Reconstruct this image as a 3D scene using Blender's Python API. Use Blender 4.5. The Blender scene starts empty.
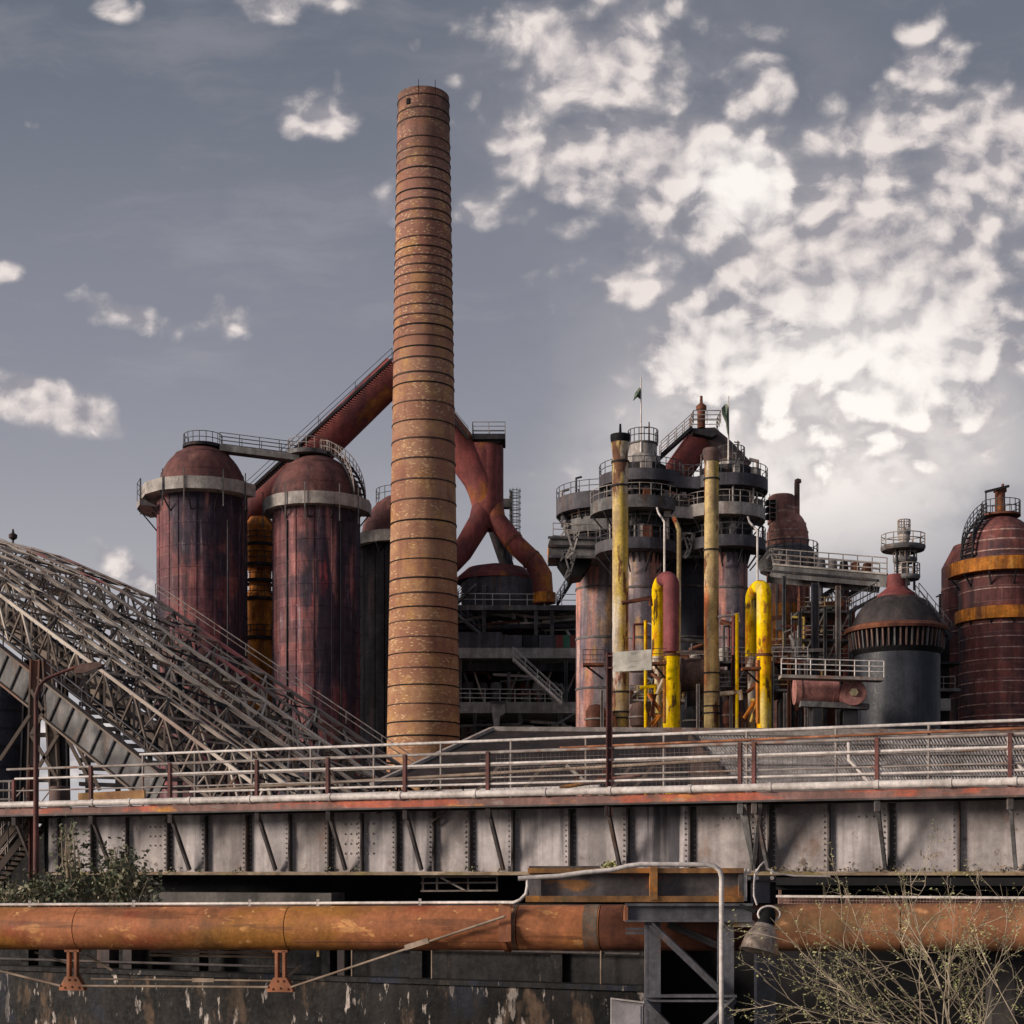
import bpy, math, random
from mathutils import Vector, Matrix
random.seed(7)
R = math.radians
PI = math.pi
scn = bpy.context.scene
COL = scn.collection

# ------------------------------------------------------------------ camera numbers
F = 1600.0        # focal length in pixels
H0 = 873.0        # horizon row
ZC = 5.0          # camera height

def P(px, py, D):
    return Vector(((px-512)/F*D, D, ZC+(H0-py)/F*D))
def S(n, D): return n*D/F
def ZZ(py, D): return ZC+(H0-py)/F*D
def XX(px, D): return (px-512)/F*D

cam = bpy.data.cameras.new('camera'); co = bpy.data.objects.new('camera', cam); COL.objects.link(co)
co.location = (0, 0, ZC); co.rotation_euler = (R(90), 0, 0)
cam.sensor_width = 36; cam.lens = 36*F/1024; cam.shift_y = (H0-512)/1024
cam.clip_end = 8000; cam.clip_start = 0.5
scn.camera = co

# ------------------------------------------------------------------ materials
def lin(r, g, b):
    f = lambda c: (c/255/12.92) if c/255 <= .04045 else ((c/255+.055)/1.055)**2.4
    return (f(r), f(g), f(b), 1)

class NT:
    def __init__(s, tree): s.t = tree; s.t.nodes.clear()
    def n(s, typ, **kw):
        o = s.t.nodes.new(typ)
        for k, v in kw.items(): setattr(o, k, v)
        return o
    def put(s, sock, v):
        if isinstance(v, bpy.types.NodeSocket): s.t.links.new(v, sock)
        elif v is not None: sock.default_value = v
    def m(s, op, a, b=None, c=None, clamp=False):
        o = s.n('ShaderNodeMath', operation=op, use_clamp=clamp)
        s.put(o.inputs[0], a); s.put(o.inputs[1], b); s.put(o.inputs[2], c)
        return o.outputs[0]
    def vm(s, op, a, b=None):
        o = s.n('ShaderNodeVectorMath', operation=op)
        s.put(o.inputs[0], a)
        if b is not None: s.put(o.inputs[1], b)
        return o.outputs['Value'] if op in ('LENGTH', 'DISTANCE', 'DOT_PRODUCT') else o.outputs[0]
    def mix(s, f, a, b, blend='MIX'):
        o = s.n('ShaderNodeMix', data_type='RGBA', blend_type=blend)
        s.put(o.inputs[0], f); s.put(o.inputs[6], a); s.put(o.inputs[7], b)
        return o.outputs[2]
    def ss(s, v, lo, hi, a=0.0, b=1.0):
        o = s.n('ShaderNodeMapRange', interpolation_type='SMOOTHSTEP')
        s.put(o.inputs[0], v); s.put(o.inputs[1], lo); s.put(o.inputs[2], hi); s.put(o.inputs[3], a); s.put(o.inputs[4], b)
        return o.outputs[0]
    def noise(s, vec, scale, detail=5, rough=.55, dist=0.0):
        o = s.n('ShaderNodeTexNoise'); s.put(o.inputs['Vector'], vec)
        o.inputs['Scale'].default_value = scale; o.inputs['Detail'].default_value = detail
        o.inputs['Roughness'].default_value = rough; o.inputs['Distortion'].default_value = dist
        return o.outputs['Fac']
    def scl(s, vec, v, off=(0, 0, 0)):
        o = s.n('ShaderNodeMapping'); s.put(o.inputs[0], vec)
        o.inputs['Scale'].default_value = v; o.inputs['Location'].default_value = off
        return o.outputs[0]

def weathered(name, base, alt, layers=(), s1=.35, grain=.25, grain_s=6.0, rough=.75, metal=0.0, bump=.25, bump_s=3.0, plates=None, plate_amt=.35, plate_lo=.35, plate_hi=.8, ax=(1, 1, 1), spec=.3, mid=.2, drip=.16):
    """base/alt blotches; layers: list of (colour, stretch(x,y,z), scale, lo, hi, amount)"""
    m = bpy.data.materials.new(name); m.use_nodes = True
    t = NT(m.node_tree)
    pos = t.n('ShaderNodeNewGeometry').outputs['Position']
    p = t.scl(pos, ax)
    f = t.ss(t.noise(p, s1, 6, .6), .38, .64)
    c = t.mix(f, base, alt)
    if plates:
        Rr, bw, bh, colr = plates
        oc = t.n('ShaderNodeTexCoord').outputs['Object']
        sp = t.n('ShaderNodeSeparateXYZ'); t.put(sp.inputs[0], oc)
        a = t.m('MULTIPLY', t.m('ARCTAN2', sp.outputs[0], sp.outputs[1]), Rr)
        cv = t.n('ShaderNodeCombineXYZ'); t.put(cv.inputs[0], a); t.put(cv.inputs[1], sp.outputs[2])
        bt = t.n('ShaderNodeTexBrick'); t.put(bt.inputs['Vector'], cv.outputs[0])
        bt.inputs['Scale'].default_value = 1; bt.inputs['Brick Width'].default_value = bw; bt.inputs['Row Height'].default_value = bh
        bt.inputs['Mortar Size'].default_value = .035; bt.inputs['Color1'].default_value = (0, 0, 0, 1); bt.inputs['Color2'].default_value = (1, 1, 1, 1)
        bt.inputs['Mortar'].default_value = (.5, .5, .5, 1)
        pf = t.m('MULTIPLY', t.ss(bt.outputs[0], plate_lo, plate_hi), plate_amt)
        c = t.mix(pf, c, colr)
        edge = t.m('MULTIPLY', bt.outputs['Fac'], .5)
        c = t.mix(edge, c, lin(128, 104, 100))
    for k, (colr, st, sc, lo, hi, amt) in enumerate(layers):
        q = t.scl(pos, st, (k*3.7+1.3, k*5.1, k*2.3))
        g = t.m('MULTIPLY', t.ss(t.noise(q, sc, 6, .62), lo, hi), amt)
        c = t.mix(g, c, colr)
    gr = t.noise(pos, grain_s, 4, .7)
    gv = t.ss(gr, .25, .75, 1-grain, 1+grain)
    gv = t.m('MULTIPLY', gv, t.ss(t.noise(t.scl(pos, (1, 1, .8), (7.7, 2.2, 9.1)), 1.5, 5, .65), .32, .68, 1-mid, 1+mid))
    if drip: gv = t.m('MULTIPLY', gv, t.ss(t.noise(t.scl(pos, (1, 1, .06), (4.4, 8.2, 1.1)), 1.9, 5, .62), .36, .66, 1-drip, 1+drip*.9))
    cb = t.n('ShaderNodeCombineXYZ')
    for i in range(3): t.put(cb.inputs[i], gv)
    c = t.mix(1.0, c, cb.outputs[0], 'MULTIPLY')
    b = t.n('ShaderNodeBsdfPrincipled')
    t.put(b.inputs['Base Color'], c)
    t.put(b.inputs['Roughness'], t.ss(gr, .3, .7, max(0, rough-.12), min(1, rough+.12)))
    b.inputs['Metallic'].default_value = metal
    b.inputs['Specular IOR Level'].default_value = spec
    if bump:
        bm_ = t.n('ShaderNodeBump'); bm_.inputs['Strength'].default_value = bump; bm_.inputs['Distance'].default_value = .05
        t.put(bm_.inputs['Height'], t.noise(p, bump_s, 5, .65)); t.put(b.inputs['Normal'], bm_.outputs[0])
    o = t.n('ShaderNodeOutputMaterial'); t.t.links.new(b.outputs[0], o.inputs[0])
    return m

V = (1, 1, .09)     # vertical streaks
M = {}
M['stove'] = weathered('rusty_stove_plate', lin(146, 92, 90), lin(116, 70, 76),
    [(lin(46, 46, 62), (1, 1, .35), .2, .465, .55, .88), (lin(190, 132, 128), V, .9, .56, .70, .7), (lin(36, 35, 46), V, .6, .55, .68, .8), (lin(206, 90, 98), (1, 1, .2), .45, .62, .70, .7), (lin(164, 156, 162), V, 2.2, .60, .72, .6)],
    s1=.3, plates=(4, 3.0, 1.9, lin(46, 46, 62)), plate_amt=.5, plate_lo=.4, plate_hi=.8, drip=.28)
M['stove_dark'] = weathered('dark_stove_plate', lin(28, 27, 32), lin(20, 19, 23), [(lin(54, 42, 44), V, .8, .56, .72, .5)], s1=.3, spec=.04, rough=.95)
M['dome'] = weathered('rusty_dome_plate', lin(112, 72, 68), lin(92, 60, 60), [(lin(150, 108, 98), (1, 1, .6), .9, .54, .72, .6), (lin(60, 48, 52), V, .7, .52, .68, .6)], s1=.4)
M['paleband'] = weathered('pale_grey_parapet', lin(172, 164, 158), lin(150, 144, 140), [(lin(110, 90, 80), V, 1.2, .56, .75, .6)], s1=.6)
M['greyband'] = weathered('grey_steel_parapet', lin(90, 88, 94), lin(68, 66, 74), [(lin(112, 88, 76), V, 1.2, .56, .7, .6), (lin(130, 126, 126), V, 1.6, .6, .72, .5)], s1=.5, drip=.25)
M['mid'] = weathered('mid_grey_steel', lin(116, 114, 114), lin(82, 80, 82), [(lin(112, 84, 66), (1, 1, .4), .9, .54, .68, .6), (lin(56, 54, 58), (1, 1, .5), .7, .54, .68, .7)], s1=.6, drip=.2)
M['dark'] = weathered('dark_steel', lin(54, 52, 57), lin(36, 35, 39), [(lin(96, 70, 58), (1, 1, .5), .8, .56, .7, .6), (lin(100, 98, 100), V, 1.4, .6, .72, .6)], s1=.5, mid=.3, drip=.3)
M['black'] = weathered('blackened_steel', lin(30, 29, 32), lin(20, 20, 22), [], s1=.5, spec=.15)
M['rail'] = weathered('weathered_rail_paint', lin(166, 156, 150), lin(136, 126, 121), [(lin(132, 88, 66), (1, 1, 1), 1.2, .54, .64, .7)], s1=1.2, bump=0, mid=.12, drip=0)
M['raildark'] = weathered('dark_rail_paint', lin(88, 86, 90), lin(62, 60, 64), [], s1=1., bump=0)
M['palepipe'] = weathered('pale_galvanised_pipe', lin(222, 213, 208), lin(190, 181, 176), [(lin(150, 112, 90), (1, 1, 1), 1.4, .6, .72, .5)], s1=.7, rough=.5, bump=0, mid=.1, drip=0)
M['rustpost'] = weathered('rust_red_post', lin(110, 70, 66), lin(84, 56, 54), [(lin(140, 92, 70), (1, 1, .4), 1.6, .56, .7, .5)], s1=1.0)
M['duct'] = weathered('maroon_duct_paint', lin(134, 70, 66), lin(108, 58, 60), [(lin(164, 104, 40), (1, 1, .7), .26, .57, .66, .8), (lin(84, 58, 62), V, .7, .52, .68, .6)], s1=.3)
M['ductochre'] = weathered('ochre_stained_duct_paint', lin(136, 70, 66), lin(112, 60, 60), [(lin(164, 102, 40), (1, 1, .8), .2, .45, .58, .85), (lin(120, 62, 62), (1, 1, .4), .5, .56, .66, .8)], s1=.3)
M['rust'] = weathered('brown_rust', lin(120, 74, 54), lin(92, 56, 46), [(lin(170, 104, 56), (1, 1, .5), .5, .55, .68, .7), (lin(66, 48, 46), V, .8, .54, .7, .5)], s1=.5)
M['furnace'] = weathered('furnace_rust', lin(176, 122, 108), lin(140, 98, 90), [(lin(206, 178, 166), (.3, .3, 2.2), .8, .58, .68, .6), (lin(72, 62, 64), (1, 1, .5), .4, .52, .64, .8), (lin(190, 118, 66), (1, 1, .6), .5, .58, .66, .7)], s1=.4, mid=.3)
M['orange'] = weathered('orange_rust_paint', lin(200, 126, 44), lin(164, 96, 42), [(lin(96, 60, 42), V, 1.0, .52, .64, .8), (lin(214, 160, 84), (1, 1, .4), 1.3, .58, .68, .6), (lin(120, 66, 54), (1, 1, .6), .7, .56, .66, .7)], s1=.6, mid=.3, drip=.3)
M['redstove'] = weathered('red_oxide_stove_plate', lin(128, 74, 68), lin(104, 62, 62), [(lin(66, 58, 64), (1, 1, .4), .3, .48, .6, .85), (lin(190, 156, 146), (.4, .4, 1.5), 1.2, .62, .72, .45), (lin(150, 92, 62), V, 1.0, .56, .7, .5)], s1=.35, plates=(3.3, 2.1, 1.15, lin(76, 56, 60)), plate_amt=.55, drip=.25)
M['seam'] = weathered('pale_seam_metal', lin(190, 160, 150), lin(140, 96, 88), [], s1=2.5, bump=0)
M['blacktank'] = weathered('black_tank_paint', lin(58, 60, 68), lin(44, 46, 54), [(lin(132, 130, 132), (1, 1, .3), .28, .54, .72, .7), (lin(26, 26, 30), V, .5, .54, .68, .6)], s1=.3, rough=.5, drip=.25)
M['blackdome'] = weathered('sooty_dome_plate', lin(72, 64, 64), lin(52, 48, 50), [(lin(104, 72, 60), (1, 1, .5), .5, .54, .7, .6)], s1=.5)
M['cooler'] = weathered('streaked_grey_cylinder', lin(146, 138, 142), lin(104, 98, 112), [(lin(188, 128, 112), V, .8, .47, .58, .85), (lin(220, 202, 196), V, 1.5, .57, .68, .8), (lin(62, 60, 78), V, .9, .54, .66, .85), (lin(204, 156, 84), (1, 1, .4), .25, .58, .68, .7)], s1=.3, plates=(2., 2.4, 2.6, lin(120, 90, 86)), plate_amt=.25, drip=.3)
M['coolerdark'] = weathered('black_and_shaded_cylinder', lin(60, 62, 72), lin(46, 46, 56), [(lin(90, 76, 80), V, .8, .54, .7, .5)], s1=.4)  # darker cooler grey: shadow put into the set-back cylinder's colour; also black tank
M['yellow'] = weathered('bright_yellow_paint', lin(244, 206, 10), lin(230, 182, 8), [(lin(202, 118, 26), (1, 1, .3), .9, .52, .61, .85), (lin(80, 52, 36), (1, 1, .25), 1.7, .565, .61, .92), (lin(222, 202, 130), (1, 1, .2), .8, .55, .64, .75), (lin(130, 64, 54), (1, 1, .4), .6, .6, .65, .85)], s1=.5, grain=.18, rough=.8, mid=.16, drip=.2, spec=.1)
M['maroonpaint'] = weathered('maroon_primer', lin(134, 72, 74), lin(118, 62, 66), [], s1=.6)
M['oldyellow'] = weathered('flaking_yellow_pipe', lin(200, 174, 120), lin(172, 146, 108), [(lin(210, 180, 78), (1, 1, .22), .5, .52, .6, .85), (lin(206, 196, 186), (1, 1, .16), .55, .51, .58, .9), (lin(104, 62, 44), (1, 1, .3), 1.3, .55, .6, .92), (lin(194, 100, 56), (1, 1, .2), .4, .57, .65, .8)], s1=.5)
M['girder'] = weathered('grey_girder_paint', lin(172, 165, 166), lin(146, 139, 140), [(lin(92, 88, 93), (1, 1, .06), 1.3, .54, .66, .8), (lin(200, 192, 190), (1, 1, .12), .4, .5, .6, .6), (lin(206, 198, 196), (1, 1, .05), 2.2, .6, .72, .6), (lin(122, 92, 76), (1, 1, 1), .9, .6, .72, .55), (lin(84, 66, 56), (1, 1, .5), 3.0, .64, .70, .75)], s1=.45, grain=.14, mid=.14, drip=.25)
M['girderrun'] = weathered('run_stained_girder_paint', lin(158, 151, 153), lin(128, 122, 125), [(lin(74, 72, 80), (1, 1, .05), 1.7, .5, .6, .85), (lin(208, 200, 198), (1, 1, .04), 2.6, .56, .66, .8), (lin(116, 84, 66), (1, 1, .2), 1.2, .58, .68, .7)], s1=.5, grain=.16, mid=.2, drip=.35)
M['girderrust'] = weathered('rust_bloomed_girder_paint', lin(172, 164, 162), lin(150, 141, 140), [(lin(138, 106, 86), (1, 1, .6), .8, .58, .68, .6), (lin(96, 74, 62), (1, 1, .8), 2.2, .61, .68, .75), (lin(96, 92, 96), (1, 1, .06), 1.1, .56, .68, .7)], s1=.6, grain=.16, mid=.16, drip=.25)
M['pipedull'] = weathered('dull_brown_pipe', lin(170, 116, 82), lin(148, 100, 72), [(lin(118, 94, 62), (.3, .3, 1), .6, .48, .62, .8), (lin(206, 150, 104), (.6, .6, 1.4), 1.8, .6, .66, .7), (lin(92, 72, 58), (1, 1, .4), .6, .54, .67, .7), (lin(150, 70, 52), (.5, .5, .8), .45, .58, .68, .5)], s1=.25, grain=.18, grain_s=9, rough=.65, mid=.16, drip=.1)
M['girderdark'] = weathered('dark_stiffener_paint', lin(92, 86, 86), lin(70, 64, 64), [(lin(110, 82, 62), V, 1.4, .55, .7, .6)], s1=.9)
M['flange'] = weathered('mossy_flange', lin(128, 108, 88), lin(150, 134, 116), [(lin(118, 106, 62), (1, 1, 1), .9, .5, .62, .8), (lin(90, 66, 48), (1, 1, 1), 1.6, .55, .66, .7)], s1=1.0)
M['edge'] = weathered('peeling_orange_edge', lin(138, 104, 98), lin(124, 96, 90), [(lin(182, 100, 80), (.25, .25, 1), 1.0, .5, .56, .95), (lin(206, 142, 72), (.25, .25, 1), .8, .55, .61, .95), (lin(150, 140, 134), (.5, .5, 2), 1.5, .6, .68, .7)], s1=.4)
M['pipe'] = weathered('orange_oxide_pipe', lin(182, 116, 78), lin(162, 102, 68), [(lin(168, 116, 48), (.3, .3, 1), .6, .48, .62, .8), (lin(226, 164, 104), (.6, .6, 1.4), 1.8, .6, .66, .75), (lin(104, 78, 56), (1, 1, .4), .6, .54, .67, .7), (lin(236, 184, 124), (1.3, 1.3, 1.3), 2.2, .65, .69, .8), (lin(112, 72, 50), (.15, .15, 2), 1.4, .54, .64, .7), (lin(146, 62, 44), (.5, .5, .8), .45, .56, .66, .6)], s1=.25, grain=.18, grain_s=9, rough=.6, mid=.16, drip=.1)
M['pipegrey'] = weathered('grey_bare_pipe_band', lin(120, 108, 96), lin(96, 86, 78), [(lin(150, 92, 58), (1, 1, 1), .9, .52, .66, .7)], s1=.8)
M['hanger'] = weathered('rusty_hanger', lin(166, 108, 78), lin(130, 84, 62), [(lin(190, 148, 122), (1, 1, .4), 2, .56, .7, .6), (lin(92, 62, 52), (1, 1, .5), 1.6, .56, .68, .7)], s1=1.5)
M['rod'] = weathered('tan_tie_rod', lin(160, 142, 126), lin(132, 112, 96), [], s1=1.5, bump=0)
M['conc'] = weathered('dark_concrete', lin(40, 38, 38), lin(26, 25, 27), [(lin(16, 16, 19), (1, 1, .3), .4, .46, .6, .85), (lin(78, 70, 62), (1, 1, .5), 1.1, .58, .68, .6), (lin(34, 40, 56), (1, 1, .4), .5, .56, .66, .7), (lin(170, 158, 148), (1, 1, .3), 2.4, .66, .70, .6)], s1=.5, grain=.35, bump=.5, mid=.4, drip=.4)  # near-black concrete with paler and bluish patches
M['concdark'] = weathered('recess_shade_concrete', lin(24, 23, 25), lin(15, 15, 17), [(lin(48, 44, 42), (1, 1, .4), .9, .58, .68, .6), (lin(28, 34, 48), (1, 1, .4), .5, .56, .66, .7)], s1=.5, grain=.35, bump=.5, mid=.4, drip=.4)  # shade of the deep recess put into the concrete colour
M['concpeel'] = weathered('peeling_limewashed_concrete', lin(38, 34, 32), lin(24, 22, 23), [(lin(12, 12, 14), (1, 1, .35), .6, .46, .58, .9), (lin(104, 84, 68), (1, 1, .4), 1.0, .55, .63, .7), (lin(184, 172, 164), (1, 1, .28), 2.8, .585, .63, .85), (lin(36, 42, 58), (1, 1, .5), .4, .56, .64, .6)], s1=.5, grain=.35, bump=.6, mid=.4, drip=.4)
M['ledge'] = weathered('grey_concrete_ledge', lin(104, 98, 94), lin(80, 76, 74), [(lin(56, 54, 52), (1, 1, 1), .8, .52, .66, .6)], s1=.5, bump=.5)
M['blueframe'] = weathered('blue_grey_frame_paint', lin(112, 112, 118), lin(92, 90, 96), [(lin(140, 96, 60), (1, 1, .5), .9, .6, .72, .7)], s1=.8)
M['rustbeam'] = weathered('grey_brown_rusted_beam', lin(104, 98, 98), lin(82, 78, 82), [(lin(172, 116, 58), (.6, .6, 1.6), .8, .57, .66, .7), (lin(140, 86, 52), (1, 1, 1), 1.5, .58, .68, .6)], s1=.7)
M['rustflange'] = weathered('orange_rusted_flange', lin(168, 120, 72), lin(130, 98, 70), [(lin(104, 94, 66), (1, 1, 1), .9, .54, .66, .7), (lin(196, 128, 58), (1, 1, 1), 1.4, .57, .66, .8)], s1=1.0)
M['roof'] = weathered('corrugated_grey_roof', lin(158, 152, 150), lin(128, 122, 121), [(lin(184, 178, 176), (1, 1, .4), .8, .54, .66, .6), (lin(92, 76, 68), V, .7, .56, .68, .6)], s1=.4)
M['roofdark'] = weathered('dark_tarred_roof', lin(62, 52, 50), lin(48, 42, 42), [(lin(86, 62, 54), (1, 1, 1), .5, .55, .7, .6)], s1=.3)
M['truss'] = weathered('weathered_truss_steel', lin(122, 108, 98), lin(94, 83, 78), [(lin(140, 92, 72), (1, 1, 1), .12, .55, .62, .7)], s1=.1, bump=0, mid=.08, drip=0, grain=.08)
M['trusspale'] = weathered('pale_yellowed_truss_steel', lin(200, 188, 176), lin(164, 150, 140), [(lin(120, 92, 84), (1, 1, 1), .14, .56, .64, .6)], s1=.08, bump=0, mid=.06, drip=0, grain=.08)
M['trussred'] = weathered('red_flaked_truss_steel', lin(148, 132, 126), lin(116, 106, 104), [(lin(190, 100, 102), (1, 1, 1), .16, .53, .6, .75)], s1=.1, bump=0, mid=.06, drip=0, grain=.08)
M['board'] = weathered('weathered_board', lin(204, 200, 190), lin(180, 176, 168), [(lin(120, 116, 112), (.8, .8, 2.2), 2.6, .56, .64, .6), (lin(150, 136, 116), (1, 1, .5), 1.4, .58, .68, .6)], s1=.9, grain=.12)
M['box'] = weathered('light_grey_cabinet', lin(176, 170, 172), lin(160, 154, 156), [], s1=.8, grain=.08)
M['flag'] = weathered('green_grey_cloth', lin(92, 108, 92), lin(120, 126, 112), [], s1=1.2)
M['lampmetal'] = weathered('dull_aluminium', lin(190, 172, 158), lin(150, 132, 120), [(lin(96, 74, 62), (1, 1, .3), 9, .55, .68, .6)], s1=5, rough=.35, metal=.6, bump=0)
M['leaf'] = weathered('dusty_green_leaf', lin(128, 130, 104), lin(90, 98, 76), [(lin(176, 164, 140), (1, 1, 1), 1.6, .5, .62, .75), (lin(60, 66, 52), (1, 1, 1), 1.1, .54, .64, .6)], s1=1.6, bump=0)
M['bud'] = weathered('pale_bud_leaf', lin(178, 176, 124), lin(146, 150, 100), [], s1=2, bump=0)
M['twig'] = weathered('tan_twig', lin(198, 182, 158), lin(162, 146, 126), [], s1=2, bump=0)
M['ground'] = weathered('dark_cinder_ground', lin(74, 68, 64), lin(58, 54, 52), [], s1=.1)
M['wire'] = weathered('grey_wire', lin(128, 116, 112), lin(104, 94, 92), [], s1=1, bump=0)
M['cream'] = weathered('cream_hub_paint', lin(212, 200, 160), lin(190, 176, 140), [], s1=1, bump=0)
M['pinkdrum'] = weathered('faded_red_drum_paint', lin(176, 122, 114), lin(146, 100, 96), [(lin(206, 166, 158), (1, 1, 1), .7, .55, .68, .7), (lin(110, 72, 66), (1, 1, .5), .8, .56, .66, .6)], s1=.6)
M['browndrum'] = weathered('brown_drum_paint', lin(118, 92, 84), lin(84, 70, 68), [], s1=.5)
M['fence'] = weathered('brown_mesh_wire', lin(150, 118, 108), lin(124, 98, 92), [], s1=1, bump=0)
M['hoop'] = weathered('dark_brown_hoop', lin(78, 56, 50), lin(52, 40, 40), [], s1=1, bump=0)
M['red'] = weathered('red_oxide_panel', lin(128, 62, 60), lin(112, 56, 54), [], s1=1)
M['green'] = weathered('green_panel', lin(64, 112, 92), lin(56, 96, 82), [], s1=1)
M['plank'] = weathered('ochre_plank', lin(190, 150, 100), lin(166, 120, 84), [], s1=1)

def brick_material():
    m = bpy.data.materials.new('chimney_brick'); m.use_nodes = True
    t = NT(m.node_tree)
    oc = t.n('ShaderNodeTexCoord').outputs['Object']
    sp = t.n('ShaderNodeSeparateXYZ'); t.put(sp.inputs[0], oc)
    a = t.m('MULTIPLY', t.m('ARCTAN2', sp.outputs[0], sp.outputs[1]), 2.6)
    cv = t.n('ShaderNodeCombineXYZ'); t.put(cv.inputs[0], a); t.put(cv.inputs[1], sp.outputs[2])
    uv = cv.outputs[0]
    h = t.ss(sp.outputs[2], 10, 66)
    c = t.mix(h, lin(190, 150, 112), lin(160, 120, 108))
    f = t.ss(t.noise(oc, .22, 6, .6), .4, .62)
    c = t.mix(t.m('MULTIPLY', f, .65), c, lin(150, 100, 82))
    f2 = t.ss(t.noise(t.scl(oc, (1, 1, .7)), .5, 6, .65), .5, .62)
    c = t.mix(t.m('MULTIPLY', f2, .45), c, lin(206, 160, 96))
    f3 = t.ss(t.noise(t.scl(oc, (1, 1, .35)), .8, 6, .65), .54, .66)
    c = t.mix(t.m('MULTIPLY', f3, .5), c, lin(116, 82, 76))
    sec = t.ss(t.noise(t.scl(oc, (.02, .02, .55), (0, 0, 3.3)), 1.0, 2, .6), .36, .64)
    c = t.mix(t.m('MULTIPLY', sec, .5), c, lin(150, 104, 88))
    # courses of brick and stray bricks
    bt = t.n('ShaderNodeTexBrick'); t.put(bt.inputs['Vector'], uv)
    bt.inputs['Scale'].default_value = 1; bt.inputs['Brick Width'].default_value = .24; bt.inputs['Row Height'].default_value = .12
    bt.inputs['Mortar Size'].default_value = .02; bt.inputs['Color1'].default_value = (0, 0, 0, 1); bt.inputs['Color2'].default_value = (1, 1, 1, 1); bt.inputs['Mortar'].default_value = (.5, .5, .5, 1)
    bv = t.m('MULTIPLY', t.ss(bt.outputs[0], .78, .9), t.ss(t.noise(t.scl(oc, (1, 1, .8)), .35, 4, .6), .40, .56))
    c = t.mix(t.m('MULTIPLY', bv, .6), c, lin(236, 208, 160))
    bd = t.ss(bt.outputs[0], .3, .02)
    c = t.mix(t.m('MULTIPLY', bd, .35), c, lin(120, 74, 58))
    # soot from the rim down and drips under the hoops
    soot = t.m('MULTIPLY', t.ss(sp.outputs[2], 58, 68), t.ss(t.noise(oc, .5, 5), .3, .6))
    c = t.mix(t.m('MULTIPLY', soot, .75), c, lin(84, 74, 70))
    dr = t.ss(t.noise(t.scl(oc, (1, 1, .12)), 1.0, 5, .6), .54, .7)
    c = t.mix(t.m('MULTIPLY', dr, .4), c, lin(118, 78, 64))
    b = t.n('ShaderNodeBsdfPrincipled'); t.put(b.inputs['Base Color'], c); b.inputs['Roughness'].default_value = .9; b.inputs['Specular IOR Level'].default_value = .15
    bm_ = t.n('ShaderNodeBump'); bm_.inputs['Strength'].default_value = .5; bm_.inputs['Distance'].default_value = .06
    t.put(bm_.inputs['Height'], t.noise(oc, 2.2, 5, .7)); t.put(b.inputs['Normal'], bm_.outputs[0])
    o = t.n('ShaderNodeOutputMaterial'); t.t.links.new(b.outputs[0], o.inputs[0])
    return m
M['brick'] = brick_material()

# ------------------------------------------------------------------ mesh builder
def frame(d, up=Vector((0, 0, 1))):
    d = d.normalized()
    if abs(d.dot(up)) > .98: up = Vector((1, 0, 0)) if abs(d.x) < .9 else Vector((0, 1, 0))
    s = d.cross(up).normalized(); u = s.cross(d).normalized()
    return d, s, u

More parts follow.
